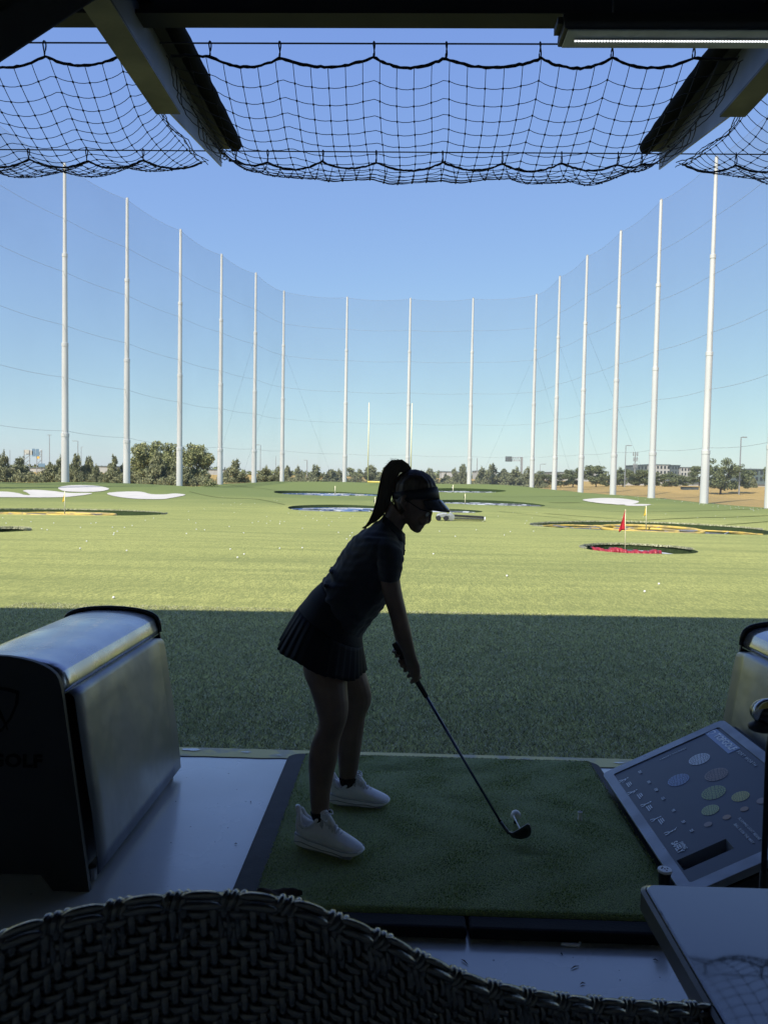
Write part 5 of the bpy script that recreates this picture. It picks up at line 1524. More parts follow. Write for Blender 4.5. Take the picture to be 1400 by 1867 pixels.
def surf_n(s):
    a_ = rim_at(s - .01); b_ = rim_at(s + .01); d = b_ - a_; d.z = 0; d.normalize()
    n_ = Vector((d.y, -d.x, 0)); 
    if n_.y > 0: n_ = -n_
    return n_
ROW = .0105; ROWS = 46
AMP = .0034
wid, thk = .0043, .0017
def ribbon(b, pts, nrms, tang_w, w_, th):
    """flattened strand: 6-sided section swept through pts"""
    V = []; k = 6
    for p, n_ in zip(pts, nrms):
        tw = tang_w
        for c_ in range(k):
            a_ = 2 * math.pi * c_ / k + math.pi / 6
            V.append(p + tw * (w_ * math.cos(a_)) + n_ * (th * math.sin(a_)))
    m_ = len(pts)
    b.add(V, [(i * k + c_, i * k + (c_ + 1) % k, (i + 1) * k + (c_ + 1) % k, (i + 1) * k + c_) for i in range(m_ - 1) for c_ in range(k)])
def over(i, j):      # is warp i over the weft in row j?  2/2 twill, reversed past the middle for the herringbone look
    return ((i + j) % 4) < 2
normals = [surf_n(i * PIT) for i in range(NW + 1)]
for i in range(NW):
    s = (i + .5) * PIT
    zbot = surf(s, 0).z
    rows = min(ROWS, max(6, int((zbot - .47) / ROW)))
    pts = []; nr = []
    n_ = normals[i]
    tw = (rim_at(s + .004) - rim_at(s - .004)).normalized()
    for j in range(rows):
        for f in (.2, .5, .8):
            a0 = 1 if over(i, j) else -1; 
            nb = 1 if over(i, j + 1) else -1; pb_ = 1 if over(i, j - 1) else -1
            h = a0 if f == .5 else (a0 * .75 + (nb if f > .5 else pb_) * .25)
            pts.append(surf(s, (j + f) * ROW) + n_ * (AMP * h)); nr.append(n_)
    b = MB(); ribbon(b, pts, nr, tw, wid, thk); b.build('upright_strand', M['wick'], t, smooth=True)
for j in range(ROWS):
    pts = []; nr = []
    for i in range(NW):
        for f in (.2, .5, .8):
            s = (i + f) * PIT
            if surf(s, (j + .5) * ROW).z < .46: break
            a0 = -1 if over(i, j) else 1
            nb = -1 if over(i + 1, j) else 1; pb_ = -1 if over(i - 1, j) else 1
            h = a0 if f == .5 else (a0 * .75 + (nb if f > .5 else pb_) * .25)
            pts.append(surf(s, (j + .5) * ROW) + normals[i] * (AMP * h)); nr.append(normals[i])
    if len(pts) > 4:
        b = MB(); ribbon(b, pts, nr, Vector((0, 0, 1)), wid * 1.02, thk); b.build('cross_strand', M['wick'], t, smooth=True)
# bound rim: core tube, long strands laid along it, wraps in bundles of three
b = MB(); b.tube([rim_at(TOT * i / 200) + Vector((0, .004, -.004)) for i in range(201)], .0085, 8); b.build('rim_core', M['wick'], t, smooth=True)
s = .0; k_ = 0
while s < TOT - .06:
    # laid strands between the bundles
    for q_ in range(2):
        pts = []
        for u_ in np.linspace(0, 1, 9):
            p = rim_at(s + .018 + .040 * u_); n_ = surf_n(s + .018 + .04 * u_)
            bulge = math.sin(math.pi * u_)
            pts.append(p + n_ * (.0055 + .004 * q_) + Vector((0, 0, .0075 - .0085 * q_ - .002 * (1 - bulge) * (.4 + q_ * .2))))
        b = MB(); b.tube(pts, [.0015, .0034, .0042, .0044, .0044, .0044, .0042, .0034, .0015], 6); b.build('laid_strand', M['wick'], t, smooth=True)
    for w_ in range(3):
        ss = s + w_ * .0085
        c = rim_at(ss) + Vector((0, .004, -.004)); n_ = surf_n(ss); tw = (rim_at(ss + .004) - rim_at(ss - .004)).normalized()
        up = tw.cross(n_); up = up if up.z > 0 else -up
        pts = [c + (n_ * math.cos(R(a_)) + up * math.sin(R(a_))) * (.0080 - (0 if a_ > -30 else .001)) + tw * (.004 * (a_ / 90)) for a_ in range(-80, 220, 22)]
        pts.insert(0, c + n_ * .004 - Vector((0, 0, .026))); pts.insert(0, c + n_ * .003 - Vector((0, 0, .036)))
        b = MB(); b.tube(pts, .0038, 6); b.build('wrap', M['wick'], t, smooth=True)
    s += .0565
# inner shell, seat and legs
b = MB(); V = []
for i in range(61):
    s = TOT * i / 60; n_ = surf_n(s)
    for dd in (0.0, .12, .25, .4, .6):
        p = surf(s, dd); p = p - n_ * .009; p.z = max(p.z, .44); V.append(p)
b.add(V, [(i * 5 + j, i * 5 + j + 1, (i + 1) * 5 + j + 1, (i + 1) * 5 + j) for i in range(60) for j in range(4)]); o = b.build('inner_shell', M['wick_frame'], t, smooth=True); so = o.modifiers.new('s', 'SOLIDIFY'); so.thickness = .004
lp, rp_ = surf(0, 0), surf(TOT, 0)
b = MB(); b.span((-.42, .80, .36), (.34, 1.40, .44)); b.build('seat', M['wick_frame'], t, bevel=.03)
for x, y in ((-.40, .82), (.30, .86), (-.38, 1.36), (.30, 1.36)):
    b = MB(); b.tube([(x, y, .38), (x, y, .003)], [.02, .014], 10); b.build('leg', M['wick_frame'], t, smooth=True)

# ================================================================== GOLFER
DM = 3.10
_P = P
SHIFT = -.095
def P(px, py, Y): return _P(px, py, Y + SHIFT)      # the stance sits this much nearer than first estimated
def lring(f, bk, D, ry, n=20, dy=0.0, sq=1.0):
    """elliptic ring whose front and back points are given in photo pixels at depth D"""
    a, c = P(f[0], f[1], D), P(bk[0], bk[1], D)
    cen = (a + c) / 2; h = (a - c) / 2
    out = []
    for k in range(n):
        t_ = 2 * math.pi * k / n
        ct, st = math.cos(t_), math.sin(t_)
        if sq != 1: ct = math.copysign(abs(ct) ** sq, ct); st = math.copysign(abs(st) ** sq, st)
        out.append(cen + h * ct + Vector((0, ry * st + dy, 0)))
    return out
def loft(b, st, n=20, sub=3, sq=1.0):
    """st: (front px, back px, D, ry); Catmull-Rom between the stations"""
    S = []
    m = len(st)
    arr = np.array([[*s[0], *s[1], s[2], s[3]] for s in st], float)
    for i in range(m - 1):
        p0, p1, p2, p3 = arr[max(i - 1, 0)], arr[i], arr[i + 1], arr[min(i + 2, m - 1)]
        for k in range(sub):
            u = k / sub; S.append(.5 * ((2 * p1) + (p2 - p0) * u + (2 * p0 - 5 * p1 + 4 * p2 - p3) * u * u + (3 * p1 - p0 - 3 * p2 + p3) * u ** 3))
    S.append(arr[-1])
    b.rings([lring((s[0], s[1]), (s[2], s[3]), s[4], max(s[5], .002), n, sq=sq) for s in S])
def remesh(b, name, m, voxel, parent, smooth=4, noise=None, mats=None):
    me = b.mesh(name, m)
    o = bpy.data.objects.new(name, me); COL.objects.link(o)
    r = o.modifiers.new('r', 'REMESH'); r.mode = 'VOXEL'; r.voxel_size = voxel; r.use_smooth_shade = True
    s = o.modifiers.new('s', 'SMOOTH'); s.iterations = smooth; s.factor = .5
    dg = bpy.context.evaluated_depsgraph_get(); dg.update()
    me2 = bpy.data.meshes.new_from_object(o.evaluated_get(dg))
    bpy.data.objects.remove(o); me2.name = name
    if noise: 
        co = np.empty(len(me2.vertices) * 3, np.float32); me2.vertices.foreach_get('co', co); co = co.reshape(-1, 3)
        no = np.empty(len(me2.vertices) * 3, np.float32); me2.vertices.foreach_get('normal', no); no = no.reshape(-1, 3)
        co += no * noise(co)[:, None]
        me2.vertices.foreach_set('co', co.ravel()); me2.update()
    me2.shade_smooth()
    if not me2.materials: me2.materials.append(m)
    return link(name, me2, parent)
per = empty('person', tuple(G(620, 1510, MATZ)), 'golfer in dark shirt, pleated skirt and visor bending over the ball with an iron', 'person')

# ---- club geometry first: the hands close round it
GB = P(719, 1172, 3.13); CE = P(914, 1502, 3.03)          # butt end and shaft end
HEADP = P(945, 1522, 3.00)
ax = (CE - GB).normalized()
def on_club(px_y):                                   # point of the axis at photo height px_y
    t_ = (px_y - 1172) / (1502 - 1172); return GB.lerp(CE, t_)
E1 = Vector((0, -1, 0)); E1 = (E1 - ax * E1.dot(ax)).normalized()         # towards the camera
E2 = ax.cross(E1).normalized()
if E2.x > 0: E2 = -E2                                                     # towards the golfer's body
# ---- body
B = MB()
DN, DF = 2.93, 3.30
loft(B, [((640, 1150), (565, 1120), 3.05, .075), ((640, 1190), (552, 1180), 3.02, .080), ((634, 1225), (553.5, 1225), 2.985, .078), ((633, 1253), (564, 1253), 2.955, .073), ((635.5, 1285), (574, 1285), 2.94, .065), ((632.5, 1312), (581, 1317), 2.935, .057),
         ((624.5, 1336), (575, 1336), 2.93, .053), ((619, 1354), (568, 1354), 2.93, .053), ((616, 1378), (563, 1378), 2.93, .054), ((611.5, 1400), (562.5, 1400), 2.93, .051), ((607, 1420), (563.5, 1420), 2.93, .045), ((603, 1440), (564.5, 1440), 2.93, .039), ((601, 1462), (565.5, 1462), 2.93, .033), ((600, 1480), (568.5, 1482), 2.922, .028), ((597, 1497), (575, 1498), 2.918, .019)])
loft(B, [((650, 1150), (575, 1120), 3.22, .085), ((664, 1190), (583, 1190), 3.25, .086), ((665.5, 1220), (590, 1220), 3.27, .078), ((673, 1246), (603, 1246), 3.28, .070), ((677.5, 1270), (612, 1272), 3.29, .060), ((674.5, 1287), (618, 1288), 3.29, .055), ((667, 1305), (617.5, 1305), 3.30, .052),
         ((663.5, 1328), (613, 1328), 3.30, .053), ((660, 1352), (612.5, 1352), 3.30, .053), ((655.5, 1383), (616, 1383), 3.30, .045), ((652, 1405), (617.5, 1405), 3.30, .037), ((649.5, 1419), (619.5, 1419), 3.304, .028), ((646, 1434), (625, 1434), 3.305, .019)])
# pelvis and torso (kept inside the clothes)
loft(B, [((640, 1190), (560, 1165), DM, .10), ((656, 1162), (552, 1110), DM, .165), ((660, 1148), (575, 1082), DM, .16), ((672, 1132), (606, 1050), DM, .125), ((690, 1110), (622, 1025), DM, .125), ((712, 1070), (638, 995), DM, .145), ((724, 1030), (655, 976), DM, .16),
         ((729, 1000), (668, 966), DM, .15), ((728, 985), (684, 955), DM, .10), ((730, 974), (697, 944), DM, .060), ((735, 963), (704, 930), DM, .055), ((742, 950), (712, 912), DM, .053)])
# near (right) arm
loft(B, [((724, 990), (690, 982), 2.985, .04), ((732, 1010), (690, 1005), 2.955, .048), ((729, 1040), (693, 1040), 2.945, .046), ((730, 1062), (694, 1066), 2.945, .044), ((735, 1090), (702, 1098), 2.95, .040), ((741, 1115), (708.5, 1118), 2.96, .038), ((745.5, 1135), (714, 1137), 2.975, .038), ((749.5, 1153), (719.5, 1155), 2.99, .035), ((753.5, 1172), (726, 1174), 3.01, .030), ((757.5, 1190), (734, 1192), 3.035, .024), ((761, 1202), (738, 1205), 3.05, .022),
         ((765, 1213), (741, 1213), 3.068, .020), ((766.5, 1223), (746, 1226), 3.078, .019), ((765.5, 1234), (751, 1237), 3.088, .016), ((762.5, 1243), (755, 1245), 3.098, .010)])
# far (left) arm
loft(B, [((722, 990), (692, 982), 3.22, .04), ((728, 1015), (698, 1010), 3.27, .046), ((727, 1050), (702, 1052), 3.275, .043), ((730, 1090), (706, 1096), 3.26, .037), ((735, 1120), (711, 1124), 3.24, .034), ((740, 1150), (717, 1153), 3.21, .030), ((742, 1172), (723, 1176), 3.175, .024), ((745, 1186), (728, 1190), 3.155, .022), ((746, 1198), (727, 1202), 3.145, .025), ((750, 1212), (733, 1216), 3.14, .022), ((753, 1222), (742, 1224), 3.135, .014)])
# fingers: right hand below, left hand above
def finger(py, phi0, phi1, rad=.0085, Rr=.0205, slant=.016, n=11, taper=.82):
    c = on_club(py); pts = []; rr_ = []
    for i in range(n):
        u = i / (n - 1); ph = R(phi0 + (phi1 - phi0) * u)
        kn = 1 + .10 * math.cos((u * 3.0) * 2 * math.pi)
        pts.append(c + ax * (slant * (u - .3)) + (E1 * math.cos(ph) + E2 * math.sin(ph)) * (Rr * kn)); rr_.append(rad * (1 - (1 - taper) * u) * (1 + .08 * math.cos(u * 6 * math.pi)))
    B.tube(pts, rr_, 10)
for py, l in ((1207, 255), (1217.5, 275), (1228, 280), (1238.5, 270)): finger(py, -62, l - 70, .0090, .0215)
for py, l in ((1181, 250), (1190, 270), (1199, 275), (1208, 265)): finger(py, 220, 220 - l + 60, .0080, .020)
B.tube([on_club(1196) + E1 * .02 - E2 * .016, on_club(1210) + E1 * .006 - E2 * .022, on_club(1228) - E2 * .022, on_club(1243) - E2 * .017 + E1 * .002], [.011, .0105, .0095, .0075], 10)
B.tube([on_club(1178) - E1 * .015 - E2 * .014, on_club(1192) - E2 * .020, on_club(1210) - E2 * .020], [.010, .0095, .0075], 10)
# palms
B.tube([P(749, 1196, 3.048), on_club(1213) + E1 * .016 - E2 * .010, on_club(1236) + E1 * .012 - E2 * .010], [.020, .016, .011], 12)
B.tube([P(738, 1180, 3.165), on_club(1192) - E1 * .018 - E2 * .004, on_club(1208) - E1 * .016], [.018, .019, .013], 12)
# head: face in profile looking down at the ball
HD = [((752, 869), (744, 868), .02), ((768, 873), (731, 873), .050), ((780, 882), (724, 882), .065), ((788, 893), (721, 893), .072), ((791, 905), (721, 905), .0745), ((790, 918), (722, 914), .074), ((786.5, 930), (724, 923), .070), ((781, 940), (727, 931), .064), ((777, 947), (730, 938), .060), ((772, 956), (734, 944), .054), ((768, 963), (738, 950), .044), ((762, 969), (744, 958), .032), ((756, 970.5), (748, 965), .016)]
loft(B, [(f, bk, DM, ry) for f, bk, ry in HD], 24, 3)
def pt(px, py, dy=0.0, D=DM): return P(px, py, D) + Vector((0, dy, 0))
B.tube([pt(783, 932), pt(783.5, 940), pt(782, 947), pt(779.5, 951)], [.006, .008, .011, .010], 10)      # nose
B.ball(pt(780.3, 951), .0095, 10, 7)
for s in (-1, 1): B.ball(pt(776.5, 952.5, s * .010), .0075, 10, 7)
B.ball(pt(770, 957.8), .009, 10, 7, (1, 1.9, .6)); B.ball(pt(768.8, 961.2), .0085, 10, 7, (1, 1.7, .6))   # lips
B.ball(pt(761, 965.5), .017, 12, 8, (1, 1.2, .8))                                                        # chin
B.tube([pt(787, 926, -.045), pt(789.5, 926, 0), pt(787, 926, .045)], [.007, .009, .007], 8)              # brow
for s in (-1, 1):
    B.tube([pt(776, 944, s * .045), pt(765, 952, s * .05)], [.016, .018], 8)                              # cheeks
    e = pt(737, 915, s * .072)
    B.tube([pt(741, 903, s * .073), pt(734, 905, s * .083), pt(732, 915, s * .084), pt(737, 926, s * .076), pt(740, 929, s * .072)], [.006, .008, .008, .007, .005], 8)   # ears
    B.ball(e, .014, 10, 7, (.8, .5, 1))
# soles rest inside the shoes
for (hx, hy, tx, ty, D) in ((571, 1516, 640, 1540, 2.90), (620, 1448, 690, 1460, 3.30)):
    B.tube([P(hx + 4, hy + 4, D), P((hx + tx) / 2, (hy + ty) / 2 + 2, D), P(tx, ty, D)], [.016, .014, .010], 10)
body = remesh(B, 'body', M['skin'], .0042, per, 3)

# eyes
for s in (-1, 1):
    b = MB(); b.ball(pt(777.5, 936, s * .031), .0105, 12, 8); b.build('eye', M['white'], per, smooth=True)
    b = MB(); b.ball(pt(780.3, 937.5, s * .032), .0050, 10, 6); b.build('iris', M['black_gloss'], per, smooth=True)

# ---- shirt
def nz3(co, f, s): return np.sin(co[:, 0] * f + 2.1 * np.sin(co[:, 2] * f * .7 + s)) * np.sin(co[:, 2] * f * 1.1 + 1.7 * np.sin(co[:, 1] * f * .8) + s)
def folds(co):
    x, y, z = co[:, 0], co[:, 1], co[:, 2]
    lo_ = np.clip((1.13 - z) / .14, 0, 1)
    return .0034 * nz3(co, 26, 0) + .0024 * nz3(co, 58, 1) + .0012 * np.sin(z * 190 + 30 * x + 3 * np.sin(y * 33)) + .0050 * lo_ * np.sin(z * 120 + 14 * x + 2 * np.sin(y * 20)) * np.clip((P(640, 1000, DM).x - x) / .1, 0, 1)
B = MB()
loft(B, [((653, 1172), (592, 1082), DM, .150), ((657, 1164), (588, 1062), DM, .172), ((666, 1150), (598, 1050), DM, .168), ((678.5, 1135), (605, 1036), DM, .158), ((691, 1119), (614, 1022), DM, .150), ((703, 1099), (626, 1003), DM, .155), ((716, 1072), (640, 985), DM, .172), ((729, 1040), (648, 976), DM, .185), ((735, 1008), (655, 971), DM, .188),
         ((736.5, 992), (670, 962), DM, .160), ((735, 982), (684, 952), DM, .105), ((733, 974), (694, 944), DM, .068), ((734.5, 969), (699, 938), DM, .061)], 28, 4)
loft(B, [((722, 982), (686, 972), 3.00, .045), ((733, 1000), (684, 990), 2.955, .058), ((734.5, 1020), (686, 1018), 2.94, .060), ((731, 1038), (688, 1042), 2.94, .059), ((728.5, 1057.5), (690.5, 1060), 2.94, .057)], 20, 4)
loft(B, [((722, 982), (688, 974), 3.20, .045), ((734, 1000), (692, 992), 3.26, .056), ((734, 1020), (694, 1018), 3.275, .057), ((730.5, 1036), (697, 1042), 3.275, .055)], 20, 4)
# fold of fabric standing off the lower back
B.tube([pt(607, 1038, -.11), pt(603.5, 1037, 0), pt(607, 1038, .11)], [.004, .0085, .004], 8)
B.tube([pt(599, 1060, -.13), pt(594.5, 1058, 0), pt(599, 1060, .13)], [.004, .011, .004], 8)
remesh(B, 'shirt', M['navy'], .0045, per, 2, folds)
# collar
for s in (-1, 1):
    b = MB()
    b.add([pt(699, 937, s * .058), pt(716, 952, s * .066), pt(730, 966, s * .055), pt(737, 973, s * .022), pt(737.5, 990, s * .036), pt(728, 984, s * .070), pt(712, 968, s * .080), pt(697, 949, s * .074)], [(0, 1, 6, 7), (1, 2, 5, 6), (2, 3, 4, 5)])
    o = b.build('collar', M['navy'], per, smooth=True); so = o.modifiers.new('s', 'SOLIDIFY'); so.thickness = .004
b = MB(); b.add([pt(736.8, 975, -.012), pt(736.8, 975, .012), pt(736, 1012, .012), pt(736, 1012, -.012)], [(0, 1, 2, 3)]); o = b.build('placket', M['navy'], per); so = o.modifiers.new('s', 'SOLIDIFY'); so.thickness = .004
for k in range(3):
    b = MB(); b.ball(pt(737.6, 980 + k * 12, 0), .004, 8, 5); b.build('button', M['black_gloss'], per)

# ---- skirt: yoke and pleats
b = MB()
yoke = [((657, 1150), (590, 1058), DM, .158), ((660, 1160), (570, 1076), DM, .170), ((661, 1168), (557, 1092), DM, .180), ((661, 1177), (545, 1106), DM, .188)]
loft(b, yoke, 32, 3); o = b.build('skirt_yoke', M['skirt'], per, smooth=True)
def skirt_pleats():
    NP = 34; n = NP * 6
    a_, b_ = (661, 1176), (546, 1105)
    e_, f_ = (664.5, 1224), (508, 1168)
    rings = []
    for j in range(9):
        v = j / 8
        fr = (a_[0] + (e_[0] - a_[0]) * v, a_[1] + (e_[1] - a_[1]) * v)
        bk = (b_[0] + (f_[0] - b_[0]) * v ** .92, b_[1] + (f_[1] - b_[1]) * v)
        A_, C_ = P(*fr, DM), P(*bk, DM); cen = (A_ + C_) / 2; h = (A_ - C_) / 2; ry = .19 + .055 * v
        ring = []
        for k in range(n):
            t_ = 2 * math.pi * k / n; ph = (k % 6) / 6
            saw = (ph if ph < .8 else (1 - ph) * 4) - .4                # knife pleat
            amp = (.003 + .008 * v)
            p = cen + h * math.cos(t_) + Vector((0, ry * math.sin(t_), 0))
            out = (h * math.cos(t_) / h.length + Vector((0, math.sin(t_), 0))).normalized()
            p += out * (amp * saw + .006 * v * math.sin(5 * t_ + 1) + .004 * v * math.sin(9 * t_))
            near = max(0, -math.sin(t_))
            p.z -= v * (.020 * near * max(0, math.cos(t_ - .0)) + .006 * math.sin(7 * t_) * near)
            ring.append(p)
        rings.append(ring)
    m_ = MB(); m_.rings(rings, cap=False)
    o = m_.build('pleats', M['skirt'], per, smooth=True, angle=50); so = o.modifiers.new('s', 'SOLIDIFY'); so.thickness = .0022
skirt_pleats()
b = MB(); loft(b, [((655, 1160), (560, 1110), DM, .165), ((658, 1190), (556, 1160), DM, .175), ((655, 1205), (565, 1182), DM, .165)], 24, 3); b.build('under_shorts', M['skirt'], per, smooth=True)

# ---- hair
def hairnoise(co): return .0012 * np.sin(co[:, 1] * 300 + 40 * co[:, 0]) + .001 * nz3(co, 70, 2)
B = MB()
loft(B, [((757, 857.5), (745, 857), DM, .020), ((770, 861), (733, 862), DM, .052), ((781, 868), (725, 870), DM, .068), ((789, 877), (719, 881), DM, .0765), ((792, 888), (717, 893), DM, .079), ((786, 900), (716.5, 903), DM, .0795), ((760, 912), (717.5, 912), DM, .078), ((748, 922), (719.5, 921), DM, .073), ((738, 930), (722, 930), DM, .062), ((733, 937), (725, 936), DM, .045)], 24, 3)
remesh(B, 'hair', M['hair'], .004, per, 2, hairnoise)
b = MB(); b.tube([pt(739.5, 860), pt(743, 856.5), pt(746.5, 853)], [.011, .0125, .010], 12); b.build('hair_tie', M['black_gloss'], per, smooth=True)
PT = [((748, 858), 4), ((741, 854), 8), ((731, 849.5), 11), ((721, 851), 13), ((713, 860), 13.5), ((708, 874), 12.5), ((703.5, 892), 12), ((699.5, 910), 11.5), ((693, 928), 10.5), ((685, 941), 7.5), ((677, 950), 4.2), ((671, 956), 1.4)]
B = MB()
B.tube([pt(*p) for p, r in PT], [r / F * DM * .80 for p, r in PT], 14)
remesh(B, 'ponytail', M['hair'], .004, per, 3)
hr = random.Random(12); b = MB()
for k in range(230):
    a_ = hr.uniform(0, 6.28); q_ = hr.uniform(.7, 1.12); dy = math.sin(a_) * .022 * q_; st = hr.choice([0, 0, 0, 1, 2, 3]); en = hr.choice([7, 8, 9, 9, 10, 10, 11, 11])
    pts = []
    for i in range(st, en + 1):
        (x, y), r = PT[i]; x2, y2 = PT[min(i + 1, 11)][0]; x1, y1 = PT[max(i - 1, 0)][0]
        tx, ty = x2 - x1, y2 - y1; l = math.hypot(tx, ty); nx_, ny_ = -ty / l, tx / l
        k_ = math.cos(a_) * r * q_ + hr.uniform(-.4, .4)
        pts.append(pt(x + nx_ * k_, y + ny_ * k_, dy * r / 12))
    dd_ = (pts[-1] - pts[-2]).normalized(); pts.append(pts[-1] + dd_ * hr.uniform(.012, .032) + Vector((hr.uniform(-.005, .003), hr.uniform(-.005, .005), hr.uniform(-.005, .004))))
    b.tube(pts, [.0011] * (len(pts) - 1) + [.0003], 3)
for k in range(80):      # short loose ends standing up from the tie
    x0_, y0_ = hr.uniform(722, 742), hr.uniform(846, 853)
    L_ = hr.uniform(8, 20); a_ = hr.uniform(-2.75, -1.9); cv = hr.uniform(-.5, -.1)
    pts = []
    for i in range(6):
        u = i / 5; pts.append(pt(x0_ + math.cos(a_ + cv * u) * L_ * u - 3 * u * u, y0_ + math.sin(a_ + cv * u) * L_ * u * .85, hr.uniform(-.004, .004)))
    b.tube(pts, [.0014, .0013, .0011, .0009, .0006, .0003], 3)
for k in range(60):      # fine hairs over the crown
    a_ = hr.uniform(-.07, .07); pts = []
    for (x, y) in ((744, 857), (757, 856), (771, 859.5), (783, 867), (791, 877), (795, 886)):
        pts.append(pt(x + hr.uniform(-.7, .7), y + 9 * (a_ / .07) ** 2 + hr.uniform(-.7, .7), a_))
    b.tube(pts, [.0008] * 5 + [.0003], 3)
for k in range(70):      # wisps at the nape
    x0_, y0_ = hr.uniform(718, 730), hr.uniform(900, 935); pts = [pt(x0_, y0_, hr.uniform(-.03, .03)), pt(x0_ - 5, y0_ + 8, 0), pt(x0_ - 9 - hr.uniform(0, 5), y0_ + 16 + hr.uniform(0, 8), 0)]
    b.tube(pts, [.001, .0008, .0003], 3)
b.build('loose_hair', M['hair'], per, kind='stuff')

# ---- visor
def vband(o1, o2):
    rings = []
    for (f, bk, ry) in ((o1[0], o1[1], o1[2]), (o2[0], o2[1], o2[2])):
        rings.append(lring(f, bk, DM, ry, 40))
    return rings
b = MB(); rg = [lring((796.5, 887.5), (716, 897), DM, .0815, 40), lring((798.8, 898), (716, 903), DM, .0825, 40), lring((800.5, 909.5), (716, 909), DM, .0825, 40)]
b.rings(rg, cap=False); o = b.build('visor_band', M['visor'], per, smooth=True); so = o.modifiers.new('s', 'SOLIDIFY'); so.thickness = .003; so.offset = 1
# brim: curved sheet from the band's lower front edge
V = []; nb = 21; nr_ = 6
bc = lring((800.5, 909.5), (716, 909), DM, .0825, 40)
for i in range(nb):
    th = (i / (nb - 1) - .5) * 2                      # -1 near .. 1 far
    a_ = th * 1.25
    A_, C_ = P(800.5, 909.5, DM), P(716, 909, DM); cen = (A_ + C_) / 2; h = (A_ - C_) / 2
    p0 = cen + h * math.cos(a_) + Vector((0, -.0825 * math.sin(-a_) , 0))
    tip = P(820, 932.5, DM) - P(800.5, 909.5, DM)
    ln = math.cos(th * 1.35) ** .75 if abs(th) < 1 else 0.25
    for j in range(nr_):
        v = j / (nr_ - 1)
        p = p0 + tip * (ln * v) + Vector((0, 0, -.016 * th * th * v - .004 * th * th))
        V.append(p)
b = MB(); b.add(V, [(i * nr_ + j, i * nr_ + j + 1, (i + 1) * nr_ + j + 1, (i + 1) * nr_ + j) for i in range(nb - 1) for j in range(nr_ - 1)])
o = b.build('visor_brim', M['visor'], per, smooth=True)
so = o.modifiers.new('s', 'SOLIDIFY'); so.thickness = .0035; so.offset = 0
b = MB(); i0, i1 = 6, 15
b.add([Vector(V[i * nr_ + j]) + Vector((.0015, 0, .0028)) for i in range(i0, i1) for j in range(1, nr_)], [((i) * (nr_ - 1) + j, i * (nr_ - 1) + j + 1, (i + 1) * (nr_ - 1) + j + 1, (i + 1) * (nr_ - 1) + j) for i in range(i1 - i0 - 1) for j in range(nr_ - 2)])
o = b.build('brim_highlight', M['visor_gloss'], per, smooth=True); so = o.modifiers.new('s', 'SOLIDIFY'); so.thickness = .0035; so.offset = 0  # pale sheet stands in for the lit front of the brim
b = MB(); b.add([Vector(p) - Vector((.001, 0, .0035)) for p in V], [(i * nr_ + j, i * nr_ + j + 1, (i + 1) * nr_ + j + 1, (i + 1) * nr_ + j) for i in range(nb - 1) for j in range(nr_ - 1)])
o = b.build('brim_underside', M['visor'], per, smooth=True); so = o.modifiers.new('s', 'SOLIDIFY'); so.thickness = .002; so.offset = 0
# glasses
for s in (-1, 1):
    cx_ = pt(782.5, 938, s * .030) + Vector((.007, 0, 0)); b = MB(); pts = []
    for k in range(18):
        a_ = 2 * math.pi * k / 18; ww = .021; hh = .0125
        pts.append(cx_ + Vector((.45 * hh * math.sin(a_) * -.2, ww * math.cos(a_), hh * math.sin(a_))) + Vector((.35 * hh * math.sin(a_), 0, 0)))
    b.tube(pts, .0016, 6, close=True); b.build('glasses_rim', M['black_gloss'], per, smooth=True)
    b = MB(); b.add(pts, [tuple(range(18))]); b.build('lens', M['glass_dark'], per)
    b = MB(); b.tube([cx_ + Vector((.002, s * .021, .009)), pt(765, 927, s * .073), pt(741, 911, s * .079), pt(733, 917, s * .077)], .0017, 6); b.build('glasses_arm', M['black_gloss'], per, smooth=True)
b = MB(); b.tube([pt(782.5, 938, -.010) + Vector((.008, 0, .003)), pt(784, 936, 0) + Vector((.007, 0, .004)), pt(782.5, 938, .010) + Vector((.008, 0, .003))], .0016, 6); b.build('glasses_bridge', M['black_gloss'], per, smooth=True)
me = text_mesh('G', .020, M['visor_gloss'], .0008, 1.0, .0004)
place_mesh('visor_mark', me, per, P(797.5, 900, DM) + Vector((-.003, -.030, 0)), (.55, .83, 0), (.1, 0, 1), .9)

